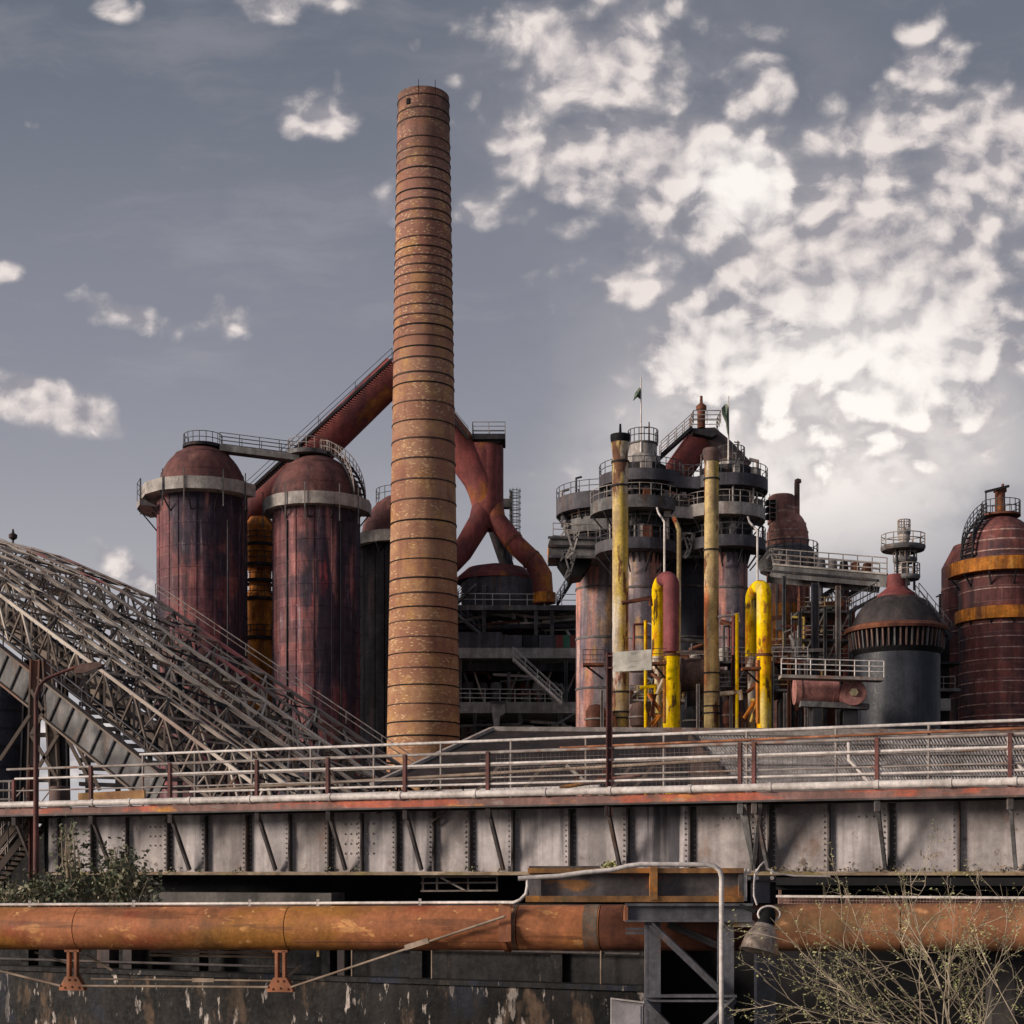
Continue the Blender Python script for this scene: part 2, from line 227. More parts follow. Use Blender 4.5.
class MB:
    def __init__(s): s.v = []; s.f = []; s.s = []; s.mi = []; s.cur = 0
    def add(s, vs, fs, smooth=False):
        b = len(s.v); s.v.extend(Vector(v) for v in vs)
        for f in fs: s.f.append([b+i for i in f]); s.s.append(smooth); s.mi.append(s.cur)
        return s
    def box(s, c, sz, rz=0.0):
        c = Vector(c); x, y, z = sz[0]/2, sz[1]/2, sz[2]/2
        m = Matrix.Rotation(rz, 3, 'Z')
        vs = [c+m@Vector((a*x, b*y, d*z)) for d in (-1, 1) for (a, b) in ((-1, -1), (1, -1), (1, 1), (-1, 1))]
        return s.add(vs, [(3, 2, 1, 0), (4, 5, 6, 7), (0, 1, 5, 4), (1, 2, 6, 5), (2, 3, 7, 6), (3, 0, 4, 7)])
    def bar(s, a, b, w, h=None, up=(0, 0, 1)):
        a, b = Vector(a), Vector(b); h = h or w
        d, sd, u = frame(b-a, Vector(up))
        o = [sd*(x*w/2)+u*(y*h/2) for x, y in ((-1, -1), (1, -1), (1, 1), (-1, 1))]
        return s.add([a+k for k in o]+[b+k for k in o], [(0, 1, 2, 3), (7, 6, 5, 4), (0, 4, 5, 1), (1, 5, 6, 2), (2, 6, 7, 3), (3, 7, 4, 0)])
    def ibeam(s, a, b, h, w, t=.03, up=(0, 0, 1)):
        a, b = Vector(a), Vector(b); d, sd, u = frame(b-a, Vector(up))
        s.bar(a+u*(h/2-t/2), b+u*(h/2-t/2), w, t, up); s.bar(a-u*(h/2-t/2), b-u*(h/2-t/2), w, t, up)
        return s.bar(a, b, t*.7, h-2*t, up)
    def tube(s, a, b, r, r2=None, n=8, caps=True):
        return s.path([a, b], [r, r if r2 is None else r2], n, caps)
    def path(s, pts, r, n=8, caps=True):
        pts = [Vector(p) for p in pts]; k = len(pts)
        rs = r if isinstance(r, (list, tuple)) else [r]*k
        vs = []; u0 = None
        for i, p in enumerate(pts):
            t0 = (pts[i]-pts[i-1]).normalized() if i else (pts[1]-pts[0]).normalized()
            t1 = (pts[i+1]-pts[i]).normalized() if i < k-1 else t0
            t = (t0+t1)
            t = t.normalized() if t.length > 1e-5 else t0
            if u0 is None: _, sd, u0 = frame(t)
            u0 = (u0-t*u0.dot(t)).normalized(); sd = t.cross(u0)
            g = 1/max(.5, t.dot(t0))
            bis = (t1-t0)
            for j in range(n):
                a = 2*PI*j/n; o = (sd*math.cos(a)+u0*math.sin(a))*rs[i]
                if bis.length > 1e-4:
                    bn = bis.normalized(); o = o+bn*(o.dot(bn)*(g-1))
                vs.append(p+o)
        fs = [(i*n+j, i*n+(j+1) % n, (i+1)*n+(j+1) % n, (i+1)*n+j) for i in range(k-1) for j in range(n)]
        s.add(vs, fs, True)
        if caps:
            s.add(vs[:n], [tuple(reversed(range(n)))]); s.add(vs[-n:], [tuple(range(n))])
        return s
    def lathe(s, c, prof, n=32, a0=0.0, a1=2*PI, sharp=True):
        c = Vector(c); full = abs(a1-a0-2*PI) < 1e-6; k = n if full else n+1
        ring = lambda r, z: [c+Vector((r*math.cos(a0+(a1-a0)*j/n), r*math.sin(a0+(a1-a0)*j/n), z)) for j in range(k)]
        if sharp:
            for (r0, z0), (r1, z1) in zip(prof, prof[1:]):
                s.add(ring(r0, z0)+ring(r1, z1), [(j, (j+1) % k, k+(j+1) % k, k+j) for j in range(n)], True)
        else:
            vs = []
            for r, z in prof: vs += ring(r, z)
            s.add(vs, [(i*k+j, i*k+(j+1) % k, (i+1)*k+(j+1) % k, (i+1)*k+j) for i in range(len(prof)-1) for j in range(n)], True)
        return s
    def prism(s, pts, vec):
        pts = [Vector(p) for p in pts]; vec = Vector(vec); n = len(pts)
        return s.add(pts+[p+vec for p in pts], [tuple(range(n)), tuple(reversed(range(n, 2*n)))]+[(i, n+i, n+(i+1) % n, (i+1) % n) for i in range(n)])
    def quad(s, a, b, c, d): return s.add([a, b, c, d], [(0, 1, 2, 3)])
    def build(s, name, mat, parent=None, origin=None):
        if origin is None: origin = parent_world(parent) if parent else Vector((0, 0, 0))
        origin = Vector(origin)
        me = bpy.data.meshes.new(name)
        me.from_pydata([tuple(v-origin) for v in s.v], [], s.f)
        me.polygons.foreach_set('use_smooth', s.s)
        mats = mat if isinstance(mat, (list, tuple)) else [mat]
        for m_ in mats: me.materials.append(M[m_] if isinstance(m_, str) else m_)
        if len(mats) > 1: me.polygons.foreach_set('material_index', s.mi)
        me.update()
        o = bpy.data.objects.new(name, me); COL.objects.link(o)
        if parent:
            o.parent = parent; o.location = origin-parent_world(parent)
        else: o.location = origin
        return o

def parent_world(o):
    w = Vector(o.location); p = o.parent
    while p: w = w+p.location; p = p.parent
    return w

def tag(o, label, cat, group=None):
    o['label'] = label; o['category'] = cat
    if group: o['group'] = group
    return o
def T(name, label, cat, loc=(0, 0, 0), group=None):
    o = bpy.data.objects.new(name, None); COL.objects.link(o); o.location = loc; o.empty_display_size = .3
    return tag(o, label, cat, group)
def copy_tree(o, loc=None, parent=None, label=None):
    c = o.copy(); COL.objects.link(c)
    if parent: c.parent = parent
    if loc is not None: c.location = loc
    if label: c['label'] = label
    for ch in list(o.children): copy_tree(ch, None, c)
    return c

# ------------------------------------------------------------------ builders
def resample(pts, step):
    pts = [Vector(p) for p in pts]; out = [pts[0]]
    for a, b in zip(pts, pts[1:]):
        n = max(1, round((b-a).length/step))
        out += [a.lerp(b, i/n) for i in range(1, n+1)]
    return out
def rail_mesh(pts, h=1.05, step=1.5, rails=3, r=.035, mb=None):
    mb = mb or MB(); q = resample(pts, step); up = Vector((0, 0, 1))
    for p in q: mb.tube(p, p+up*h, r, n=5)
    for k in range(rails):
        z = h*(k+1)/rails
        mb.path([p+up*z for p in q], r, n=5)
    return mb
def arc(c, r, z, a0, a1, n):
    return [Vector((c[0]+r*math.cos(R(a0+(a1-a0)*i/n)), c[1]+r*math.sin(R(a0+(a1-a0)*i/n)), z)) for i in range(n+1)]
def gallery(parent, cx, D, r, yt, yb, rin, skirt='greyband', a0=-200, a1=20, n=16, rail_h=.9, rmat='raildark', brackets=7, railing=True, drop=None):
    """ring walkway: pixel centre column, outer radius px, skirt rows (at the ring's sides), inner radius px"""
    c = (XX(cx, D), D); zt, zb = ZZ(yt, D), ZZ(yb, D); ro, ri = S(r, D), S(rin, D)
    mb = MB(); A0, A1 = R(a0), R(a1)
    mb.lathe((c[0], c[1], 0), [(ri-.02, zb), (ro, zb), (ro, zt), (ro-.06, zt), (ro-.06, zb+.12), (ri-.02, zb+.12)], n, A0, A1)
    for a in (A0, A1):
        if abs(a1-a0) < 359:
            d = Vector((math.cos(a), math.sin(a), 0)); o = Vector((c[0], c[1], 0))
            mb.quad(o+d*ri+Vector((0, 0, zb)), o+d*ro+Vector((0, 0, zb)), o+d*ro+Vector((0, 0, zt)), o+d*(ro-.06)+Vector((0, 0, zt)))
    g = mb.build('gallery', skirt, parent)
    if railing:
        rail_mesh(arc(c, ro-.03, zt, a0, a1, n), rail_h, 99, 2, .03).build('railing', rmat, g)
    for k in range(brackets):
        a = R(a0+(a1-a0)*(k+.5)/brackets); d = Vector((math.cos(a), math.sin(a), 0)); o = Vector((c[0], c[1], zb))
        b = MB(); b.bar(o+d*(ro-.1)+Vector((0, 0, -.02)), o+d*(ri+.02)+Vector((0, 0, -(ro-ri)*1.1)), .1)
        b.build('bracket', 'dark', g)
    return g
def ladder_mesh(a, b, w=.5, step=.35, r=.03):
    a, b = Vector(a), Vector(b); mb = MB(); s = Vector((w/2, 0, 0))
    mb.tube(a-s, b-s, r, n=5); mb.tube(a+s, b+s, r, n=5)
    n = int((b-a).length/step)
    for i in range(1, n): p = a.lerp(b, i/n); mb.tube(p-s, p+s, r*.8, n=5)
    return mb
def stair(parent, a, b, wv, n=14, smat='mid', rmat='rail', names=('stringer', 'tread', 'railing'), th=.22, rh=1.0):
    a, b, wv = Vector(a), Vector(b), Vector(wv)
    for o in (Vector((0, 0, 0)), wv):
        m_ = MB(); m_.bar(a+o, b+o, .07, th); m_.build('stringer', smat, parent)
    m_ = MB(); d = (b-a); d.z = 0; d = d.normalized()
    for i in range(1, n):
        p = a.lerp(b, i/n); m_.prism([p-d*.13, p+d*.13, p+d*.13+wv, p-d*.13+wv], (0, 0, .05))
    m_.build('stair_treads', smat, parent)
    for o in (Vector((0, 0, 0)), wv):
        rail_mesh([a+o, b+o], rh, (b-a).length/4, 2, .03).build('railing', rmat, parent)
def lattice_mesh(a0, a1, b0, b1, n, w=.09, flip=False, verts=True):
    """web between chord a (a0->a1) and chord b (b0->b1)"""
    mb = MB()
    for i in range(n):
        p0, p1 = a0.lerp(a1, i/n), a0.lerp(a1, (i+1)/n); q0, q1 = b0.lerp(b1, i/n), b0.lerp(b1, (i+1)/n)
        if (i % 2 == 0) != flip: mb.bar(p0, q1, w)
        else: mb.bar(q0, p1, w)
        if verts: mb.bar(p0, q0, w*.9)
    return mb
# ------------------------------------------------------------------ sky and sun
SUN = Vector((-.92, -.30, .27)).normalized()
EL = math.asin(SUN.z); AZ = math.atan2(SUN.x, SUN.y)
w = bpy.data.worlds.new("World"); scn.world = w; w.use_nodes = True
t = NT(w.node_tree)
sky = t.n('ShaderNodeTexSky', sky_type='NISHITA'); sky.sun_disc = False
sky.sun_elevation = EL; sky.sun_rotation = AZ; sky.dust_density = 2.0; sky.air_density = 1.0; sky.ozone_density = 1.2
hs = t.n('ShaderNodeHueSaturation'); hs.inputs['Saturation'].default_value = .32; hs.inputs['Value'].default_value = 1.0
t.put(hs.inputs['Color'], sky.outputs[0])
dirv = t.n('ShaderNodeTexCoord').outputs['Generated']
sp = t.n('ShaderNodeSeparateXYZ'); t.put(sp.inputs[0], dirv)
yy = t.m('MAXIMUM', t.m('ABSOLUTE', sp.outputs[1]), .15)
u = t.m('DIVIDE', sp.outputs[0], yy); v = t.m('DIVIDE', sp.outputs[2], yy)
uvn = t.n('ShaderNodeCombineXYZ'); t.put(uvn.inputs[0], u); t.put(uvn.inputs[1], v); uv = uvn.outputs[0]
def blob(px, py, rx, ry, amp, tilt=0.0):
    """a patch of cloud cover at a bearing and height angle on the sky dome"""
    mp = t.n('ShaderNodeMapping', vector_type='TEXTURE'); t.put(mp.inputs[0], uv)
    mp.inputs['Location'].default_value = ((px-512)/F, (H0-py)/F, 0); mp.inputs['Rotation'].default_value = (0, 0, R(tilt))
    mp.inputs['Scale'].default_value = (rx/F, ry/F, 1)
    l = t.vm('LENGTH', mp.outputs[0])
    return t.m('MULTIPLY', t.ss(l, 1.25, .1), amp)
cover = None
for b in [(840, 390, 270, 170, .42, 8), (930, 330, 120, 110, .14, 0), (740, 240, 240, 140, .30, -15), (930, 220, 200, 180, .34, 0), (590, 40, 200, 95, .38, 8), (540, 30, 80, 60, .16, 0), (660, 150, 170, 100, .30, -20), (745, 185, 46, 50, .34, 0), (525, 158, 90, 48, .40, -12), (470, 208, 50, 30, .40, 0), (632, 290, 50, 26, .40, -12), (575, 232, 30, 16, .3, 0),
          (318, 117, 68, 36, .52, -4), (385, 197, 24, 32, .45, 0), (765, 75, 50, 60, .34, 0), (930, 50, 56, 50, .46, 20), (890, 125, 90, 60, .26, 0), (1005, 130, 70, 80, .36, 0), (122, 312, 78, 26, .46, -14), (225, 320, 60, 36, .34, 0), (40, 403, 105, 36, .66, -14), (2, 272, 28, 20, .56, 0), (115, 12, 36, 26, .4, 0), (290, 5, 90, 26, .40, 0), (-300, 200, 300, 200, .4, 0), (1400, 200, 320, 260, .45, 0),
          (600, 475, 70, 45, .2, 0), (560, 260, 90, 60, .12, 0), (35, 190, 40, 16, .3, 0), (130, 570, 60, 30, .45, -30), (75, 750, 70, 50, .6, 0), (700, 360, 90, 60, .26, 0)]:
    x = blob(*b); cover = x if cover is None else t.m('ADD', cover, x)
cover = t.m('MINIMUM', t.m('MULTIPLY', cover, 1.25), .92)
wv = t.n('ShaderNodeTexNoise'); t.put(wv.inputs['Vector'], t.scl(uv, (16, 16, 1))); wv.inputs['Scale'].default_value = 1; wv.inputs['Detail'].default_value = 4
vs_ = t.n('ShaderNodeVectorMath', operation='SCALE'); t.put(vs_.inputs[0], t.vm('SUBTRACT', wv.outputs['Color'], (.5, .5, .5))); vs_.inputs['Scale'].default_value = .030
wuv = t.vm('ADD', uv, vs_.outputs[0])
def field(off):
    q = t.scl(wuv, (1, 1, 1), off)
    vo = t.n('ShaderNodeTexVoronoi', feature='SMOOTH_F1', voronoi_dimensions='2D'); t.put(vo.inputs['Vector'], t.scl(q, (33, 38, 1))); vo.inputs['Scale'].default_value = 1; vo.inputs['Smoothness'].default_value = .35; vo.inputs['Detail'].default_value = 1; vo.inputs['Roughness'].default_value = .5
    bil = t.m('SUBTRACT', 1.0, vo.outputs['Distance'])
    return t.m('ADD', t.m('MULTIPLY', bil, .38), t.m('MULTIPLY', t.noise(t.scl(q, (33, 38, 1)), 1.0, 9, .6), .74))
puff = field((0, 0, 0)); puff2 = field((.006, -.009, 0))
big = t.noise(t.scl(wuv, (9, 13, 1), (3.1, 1.7, 0)), 1.0, 3, .5)
den = t.m('ADD', t.m('ADD', puff, t.m('MULTIPLY', big, .35)), t.m('SUBTRACT', cover, .98))
fac = t.ss(den, -.05, .38)
thick = t.ss(den, .06, .46)
lit = t.m('ADD', t.m('MULTIPLY', t.m('SUBTRACT', puff, puff2), 3.0), t.ss(thick, .1, .8, .30, .52), clamp=True)
glow = t.m('ADD', blob(810, 440, 280, 150, 1.0, 0), t.m('ADD', blob(745, 185, 70, 60, .95, 0), blob(890, 330, 150, 90, .3, 0)), clamp=True)
skyc = hs.outputs[0]
t1 = t.mix(t.ss(v, .05, .34), (.47, .455, .475, 1), (.235, .243, .292, 1))
tint = t.mix(t.ss(v, .28, .56), t1, (.122, .140, .182, 1))
side = t.ss(u, -.34, .3)
tint = t.mix(t.m('MULTIPLY', side, .30), tint, (.15, .16, .20, 1))
lowl = t.mix(.93, t.mix(1.0, skyc, (.10, .10, .10, 1), 'MULTIPLY'), tint)
cl = t.mix(lit, (.30, .285, .315, 1), (.78, .70, .665, 1))
cl = t.mix(t.m('MULTIPLY', t.m('MULTIPLY', glow, t.ss(thick, .1, .8)), t.m('ADD', .6, t.m('MULTIPLY', lit, .7)), clamp=True), cl, (.93, .875, .83, 1))
veil = t.m('MULTIPLY', t.m('ADD', blob(830, 400, 330, 210, .95, 5), blob(700, 150, 330, 190, .5, -20), clamp=True), t.ss(t.noise(t.scl(wuv, (7, 11, 1), (5.2, 3.3, 0)), 1.0, 6, .6), .36, .68))
lowl = t.mix(t.m('MULTIPLY', veil, .62), lowl, (.50, .465, .475, 1))
bright = t.m('MULTIPLY', blob(815, 462, 250, 135, 1.0, 4), t.ss(t.noise(t.scl(wuv, (9, 13, 1), (2.2, 6.3, 0)), 1.0, 5, .55), .24, .52))
lowl = t.mix(t.m('MULTIPLY', bright, .92), lowl, (.86, .80, .76, 1))
cirrus = t.m('MULTIPLY', t.ss(t.noise(t.scl(wuv, (4, 14, 1), (1.2, 8.3, 0)), 1.0, 6, .62), .5, .72), .22)
lowl = t.mix(cirrus, lowl, (.42, .40, .42, 1))
alpha = t.m('MULTIPLY', fac, .93)
out = t.mix(alpha, lowl, cl)
bg = t.n('ShaderNodeBackground'); t.put(bg.inputs[0], t.mix(1.0, out, (10, 10, 10, 1), 'MULTIPLY')); bg.inputs[1].default_value = .1
wo = t.n('ShaderNodeOutputWorld'); t.t.links.new(bg.outputs[0], wo.inputs[0])

sl = bpy.data.lights.new('sun', 'SUN'); sl.energy = 3.4; sl.angle = R(17); sl.color = (1.0, .87, .74)
so = bpy.data.objects.new('sun', sl); COL.objects.link(so); so.rotation_euler = (-SUN).to_track_quat('-Z', 'Y').to_euler()

scn.view_settings.view_transform = 'Standard'; scn.view_settings.look = 'None'; scn.view_settings.gamma = 1; scn.view_settings.exposure = .16
scn.cycles.max_bounces = 5; scn.cycles.diffuse_bounces = 3; scn.cycles.glossy_bounces = 2

# ------------------------------------------------------------------ ground
g = MB(); g.quad((-3000, -200, 0), (3000, -200, 0), (3000, 5000, 0), (-3000, 5000, 0))
o = g.build('ground', 'ground'); o['kind'] = 'structure'

# ------------------------------------------------------------------ brick chimney
D = 130.
cx, cy = XX(423.5, D), D
root = T('brick_chimney', 'tall tapering brick chimney ringed with dark iron hoops, highest thing in the works', 'chimney', (cx, cy, 0))
ztop = ZZ(98, D); rb, rt = S(36.5, D), S(25.6, D); zb = ZZ(740, D)
rad = lambda z: rb+(rt-rb)*(z-zb)/(ztop-zb)
m_ = MB(); m_.lathe((cx, cy, 0), [(rad(0), 0), (rt, ztop)], 64)
m_.lathe((cx, cy, 0), [(rt, ztop), (rt-.45, ztop), (rt-.45, ztop-3)], 64)
m_.build('shaft', 'brick', root)
rows = [93, 106, 116, 135, 146, 155, 166, 177, 188, 197, 208, 218, 235, 245, 254, 263, 272, 282, 292, 303, 313, 323, 334, 345, 356, 371, 381, 400, 419, 437, 457, 478, 498, 519, 538, 558, 577, 592, 606, 620, 636, 652, 667, 684, 703, 721, 735]
for yv in rows:
    z = ZZ(yv+(26+10*(yv-98)/650)*(873-yv)/F, D); r = rad(z); h = random.uniform(.035, .065)
    m_ = MB(); m_.lathe((cx, cy, 0), [(r-.05, z-h), (r+.05, z-h), (r+.05, z+h), (r-.05, z+h)], 64)
    m_.build('hoop', 'hoop' if random.random() < .6 else 'black', root)
m_ = MB()
for a in (262, 300): 
    d = Vector((math.cos(R(a)), math.sin(R(a)), 0)); m_ = MB(); m_.tube(Vector((cx, cy, ztop-1))+d*rt, Vector((cx, cy, ztop+random.uniform(.3, 1.0)))+d*rt, .025, n=5); m_.build('lightning_rod', 'black', root)
a = R(238); d = Vector((math.cos(a), math.sin(a), 0)); m_ = MB(); m_.box(Vector((cx, cy, ZZ(112, D)))+d*(rt+.02), (.2, .28, .45), a); m_.build('flue_hole', 'black', root)

# ------------------------------------------------------------------ hot stoves on the far side of the trusses
def stove(cx, D, r, y_spring, y_apex, label, mat='stove', domer=None, dmat='dome', seg=64):
    X = XX(cx, D); root = T('hot_stove', label, 'stove', (X, D, 0), 'domed hot stoves')
    rr = S(r, D); zs = ZZ(y_spring, D); zt = ZZ(y_apex, D)
    m_ = MB(); m_.lathe((X, D, 0), [(rr, 0), (rr, zs)], seg)
    z_ = zs-1.2
    while z_ > 6: m_.lathe((X, D, 0), [(rr, z_), (rr+.035, z_), (rr+.035, z_+.12), (rr, z_+.12)], seg); z_ -= 1.9
    for k in range(9):
        a = R(-172+k*20.5+3*(k % 3)); d = Vector((math.cos(a), math.sin(a), 0)); o = Vector((X, D, 0))+d*(rr+.01); m_.bar(o+Vector((0, 0, 6)), o+Vector((0, 0, zs)), .09, .05)
    m_.build('shell', mat, root)
    dr = S(domer or r, D); m_ = MB()
    m_.lathe((X, D, 0), [(max(.02, dr*math.cos(k*PI/24)), zs+(zt-zs)*math.sin(k*PI/24)) for k in range(13)], seg, sharp=False)
    for k in (3, 7):
        a = k*PI/24; m_.lathe((X, D, 0), [(dr*math.cos(a)+.03, zs+(zt-zs)*math.sin(a)-.06), (dr*math.cos(a)+.03, zs+(zt-zs)*math.sin(a)+.06)], seg)
    m_.build('dome', dmat, root)
    return root
D = 140.
s1 = stove(202.5, D, 44.5, 496, 446, 'rusty domed hot stove nearest the truss peak, first of the maroon row', domer=44)
gallery(s1, 202.5, D, 60, 490, 502, 44.5, 'paleband', -196, -20, 7, railing=False, brackets=6)
gallery(s1, 202.5, D, 64, 505, 512, 44.5, 'paleband', -205, -150, 3, railing=True, brackets=2, rail_h=1.6)
s2 = stove(316.5, D, 43.5, 512, 456, 'maroon domed hot stove with pink streaks and a stair curving over its dome', domer=48)
gallery(s2, 317.5, D, 54, 503, 515, 43.5, 'paleband', -200, 10, 9, railing=False, brackets=7)
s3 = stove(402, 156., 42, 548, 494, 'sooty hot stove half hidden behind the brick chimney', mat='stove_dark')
gallery(s3, 402, 156., 50, 539, 550, 42, 'paleband', -200, 20, 10, railing=False, brackets=4)
c3 = (XX(402, 156.), 156.)
rail_mesh(arc(c3, S(26, 156.), ZZ(503, 156.), -200, 20, 12), 1.2, 99, 2).build('dome_railing', 'raildark', s3)
# pipes up the shells
for st, X, DD, x0 in ((s1, 170, 137, 0), (s1, 228, 136.2, 0), (s2, 287, 136.8, 0), (s2, 341, 136.9, 0)):
    m_ = MB(); m_.tube(P(X, 760, DD), P(X, 520, DD), .09, n=6); m_.build('downpipe', 'dark', st)
# posts between the parapet plates
for st, cx0, r0, zt in ((s1, 202.5, 60.3, 474), (s2, 317.5, 54.3, 487)):
    for a in (-165, -118, -96, -60, -36):
        d = Vector((math.cos(R(a)), math.sin(R(a)), 0)); o = Vector((XX(cx0, D), D, 0))+d*S(r0, D)
        m_ = MB(); m_.bar(o+Vector((0, 0, ZZ(zt+44, D))), o+Vector((0, 0, ZZ(zt+8, D))), .09); m_.build('stanchion', 'mid', st)
# dome-top railing and the foot bridge between the domes
rail_mesh(arc((XX(203, D), D), S(19, D), ZZ(447, D), -210, 30, 12), 1.0, 99, 2).build('dome_railing', 'raildark', s1)
m_ = MB(); m_.lathe((XX(203, D), D, 0), [(.3, ZZ(449, D)), (S(20, D), ZZ(449, D)), (S(20, D), ZZ(446, D)), (.3, ZZ(446, D))], 24); m_.build('dome_platform', 'dark', s1)
br = T('catwalk', 'grey catwalk bridging the two maroon stove domes', 'catwalk', P(262, 456, 139.5))
m_ = MB(); a, b = P(221, 449, 139.5), P(300, 459, 139.5); m_.bar(a, b, 1.3, .55); m_.build('walkway', 'mid', br)
for dy in (-.62, .62): rail_mesh([a+Vector((0, dy, .28)), b+Vector((0, dy, .28))], 1.0, 1.7, 3).build('railing', 'raildark', br)
# stair over the dome
sc = T('curved_stair', 'railed stair arching down the dome of the pink streaked stove', 'stair', P(340, 470, 139))
Xc, dr = XX(316.5, D), S(48, D)+.35; zs, zr = ZZ(512, D), ZZ(456, D)-ZZ(512, D)+.35
def onb(p, az, ex=0.0):
    return Vector((Xc+(dr+ex)*math.sin(R(p))*math.cos(R(az)), D+(dr+ex)*math.sin(R(p))*math.sin(R(az)), zs+(zr+ex)*math.cos(R(p))))
pa = [onb(p, -38) for p in range(6, 92, 6)]; pb = [onb(p, -14) for p in range(6, 92, 6)]
for q in (pa, pb):
    m_ = MB(); m_.path(q, .11, 6); m_.build('stringer', 'dark', sc)
    rail_mesh(q, 1.0, 99, 2).build('railing', 'rail', sc)
m_ = MB()
for a, b in zip(resample(pa, .45), resample(pb, .45)):
    m_.bar(a+Vector((0, 0, .1)), b+Vector((0, 0, .1)), .28, .05)
m_.build('stair_treads', 'mid', sc)
hp = MB(); hp.lathe((XX(309, D), D, 0), [(.2, ZZ(457, D)), (S(22, D), ZZ(457, D)), (S(22, D), ZZ(453, D)), (.2, ZZ(453, D))], 20)
hp.build('landing', 'mid', sc); rail_mesh(arc((XX(309, D), D), S(21, D), ZZ(453, D), -200, 20, 10), 1.0, 99, 2).build('railing', 'rail', sc)

# orange vessel glimpsed between the stoves
D2 = 146.
vs = T('orange_vessel', 'orange rusted vessel with platforms, wedged between the two maroon stoves', 'vessel', (XX(260, D2), D2, 0))
m_ = MB(); m_.lathe((XX(260, D2), D2, 0), [(S(16, D2), 0), (S(16, D2), ZZ(600, D2)), (S(11, D2), ZZ(590, D2)), (S(11, D2), ZZ(572, D2)), (S(17, D2), ZZ(565, D2)), (S(17, D2), ZZ(528, D2)), (S(10, D2), ZZ(518, D2)), (.02, ZZ(516, D2))], 32); m_.build('shell', 'orange', vs)
for yv in (548, 568, 584, 602, 641):
    m_ = MB(); m_.lathe((XX(260, D2), D2, 0), [(S(15, D2), ZZ(yv, D2)), (S(19, D2), ZZ(yv, D2)), (S(19, D2), ZZ(yv-3, D2)), (S(15, D2), ZZ(yv-3, D2))], 20); pf = m_.build('platform', 'dark', vs)
    rail_mesh(arc((XX(260, D2), D2), S(18.5, D2), ZZ(yv-3, D2), -180, 0, 8), 1.0, 99, 2).build('railing', 'raildark', pf)
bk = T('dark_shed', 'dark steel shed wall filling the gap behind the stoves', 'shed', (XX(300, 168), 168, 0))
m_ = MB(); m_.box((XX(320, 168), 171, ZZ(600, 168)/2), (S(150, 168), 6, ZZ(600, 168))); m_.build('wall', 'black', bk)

# ------------------------------------------------------------------ downcomer gas duct
D = 148.
du = T('gas_duct', 'huge maroon gas duct rising behind the chimney and forking into two legs', 'duct', P(486, 600, D))
m_ = MB(); m_.path([P(246, 515, D+2), P(330, 438, D), P(398, 371, D)], S(17, D), 28); m_.build('inclined_duct', 'duct', du)
m_ = MB(); m_.path([P(396, 369, D), P(402, 376, D), P(470, 462, D), P(483, 484, D), P(487, 505, D)], [S(18, D), S(19, D), S(18.5, D), S(16.5, D), S(15, D)], 28); m_.build('inclined_duct', 'ductochre', du)
m_ = MB(); X = XX(488, D); m_.lathe((X, D, 0), [(S(11, D), ZZ(530, D)), (S(15.5, D), ZZ(510, D)), (S(15.5, D), ZZ(449, D)), (S(13, D), ZZ(446, D)), (.02, ZZ(445, D))], 28); m_.build('drop_pipe', 'duct', du)
m_ = MB(); n_ = 32; rows_ = [(446, 483, 19.5, 15), (456, 481, 22, 16), (470, 481, 21.5, 16), (484, 482.5, 19, 15.8), (498, 485.5, 15.5, 15), (514, 487, 13.5, 13.5)]; vs_ = []
for (y_, x_, rx_, ry_) in rows_: vs_ += [Vector((XX(x_, D)+S(rx_, D)*math.cos(2*PI*j/n_), D+S(ry_, D)*math.sin(2*PI*j/n_), ZZ(y_, D))) for j in range(n_)]
m_.add(vs_, [(i*n_+j, i*n_+(j+1) % n_, (i+1)*n_+(j+1) % n_, (i+1)*n_+j) for i in range(len(rows_)-1) for j in range(n_)], True); m_.add(vs_[:n_], [tuple(range(n_))]); m_.build('hopper', 'ductochre', du)
m_ = MB(); m_.path([P(486, 498, D), P(480, 522, D-.5), P(462, 552, D-1), P(440, 575, D-1)], [S(12, D), S(11.5, D), S(10.5, D), S(10.5, D)], 24); m_.build('fork_leg', 'duct', du)
m_ = MB(); m_.path([P(490, 498, D), P(496, 520, D-.5), P(516, 545, D-1), P(534, 562, D-1.3), P(542, 576, D-1.5), P(544, 604, D-1.5)], [S(12, D)]+[S(10, D)]*5, 24); m_.build('fork_leg', 'ductochre', du)
m_ = MB(); m_.path([P(490, 515, D+2), P(500, 545, D+2.5), P(512, 580, D+3)], S(7, D), 16); m_.build('fork_leg', 'dark', du)
m_ = MB(); m_.lathe((XX(544, D), D-1.5, 0), [(S(11.5, D), ZZ(606, D)), (S(11.5, D), ZZ(596, D)), (S(10, D), ZZ(596, D))], 24); m_.build('collar', 'orange', du)
for a_, b_ in ((P(496, 520, D-.5), P(516, 545, D-1)), (P(516, 545, D-1), P(534, 562, D-1.3))):
    q_ = a_.lerp(b_, .85); d_ = (b_-a_).normalized(); m_ = MB(); m_.tube(q_-d_*.12, q_+d_*.12, S(10.6, D), n=24); m_.build('flange', 'rust', du)
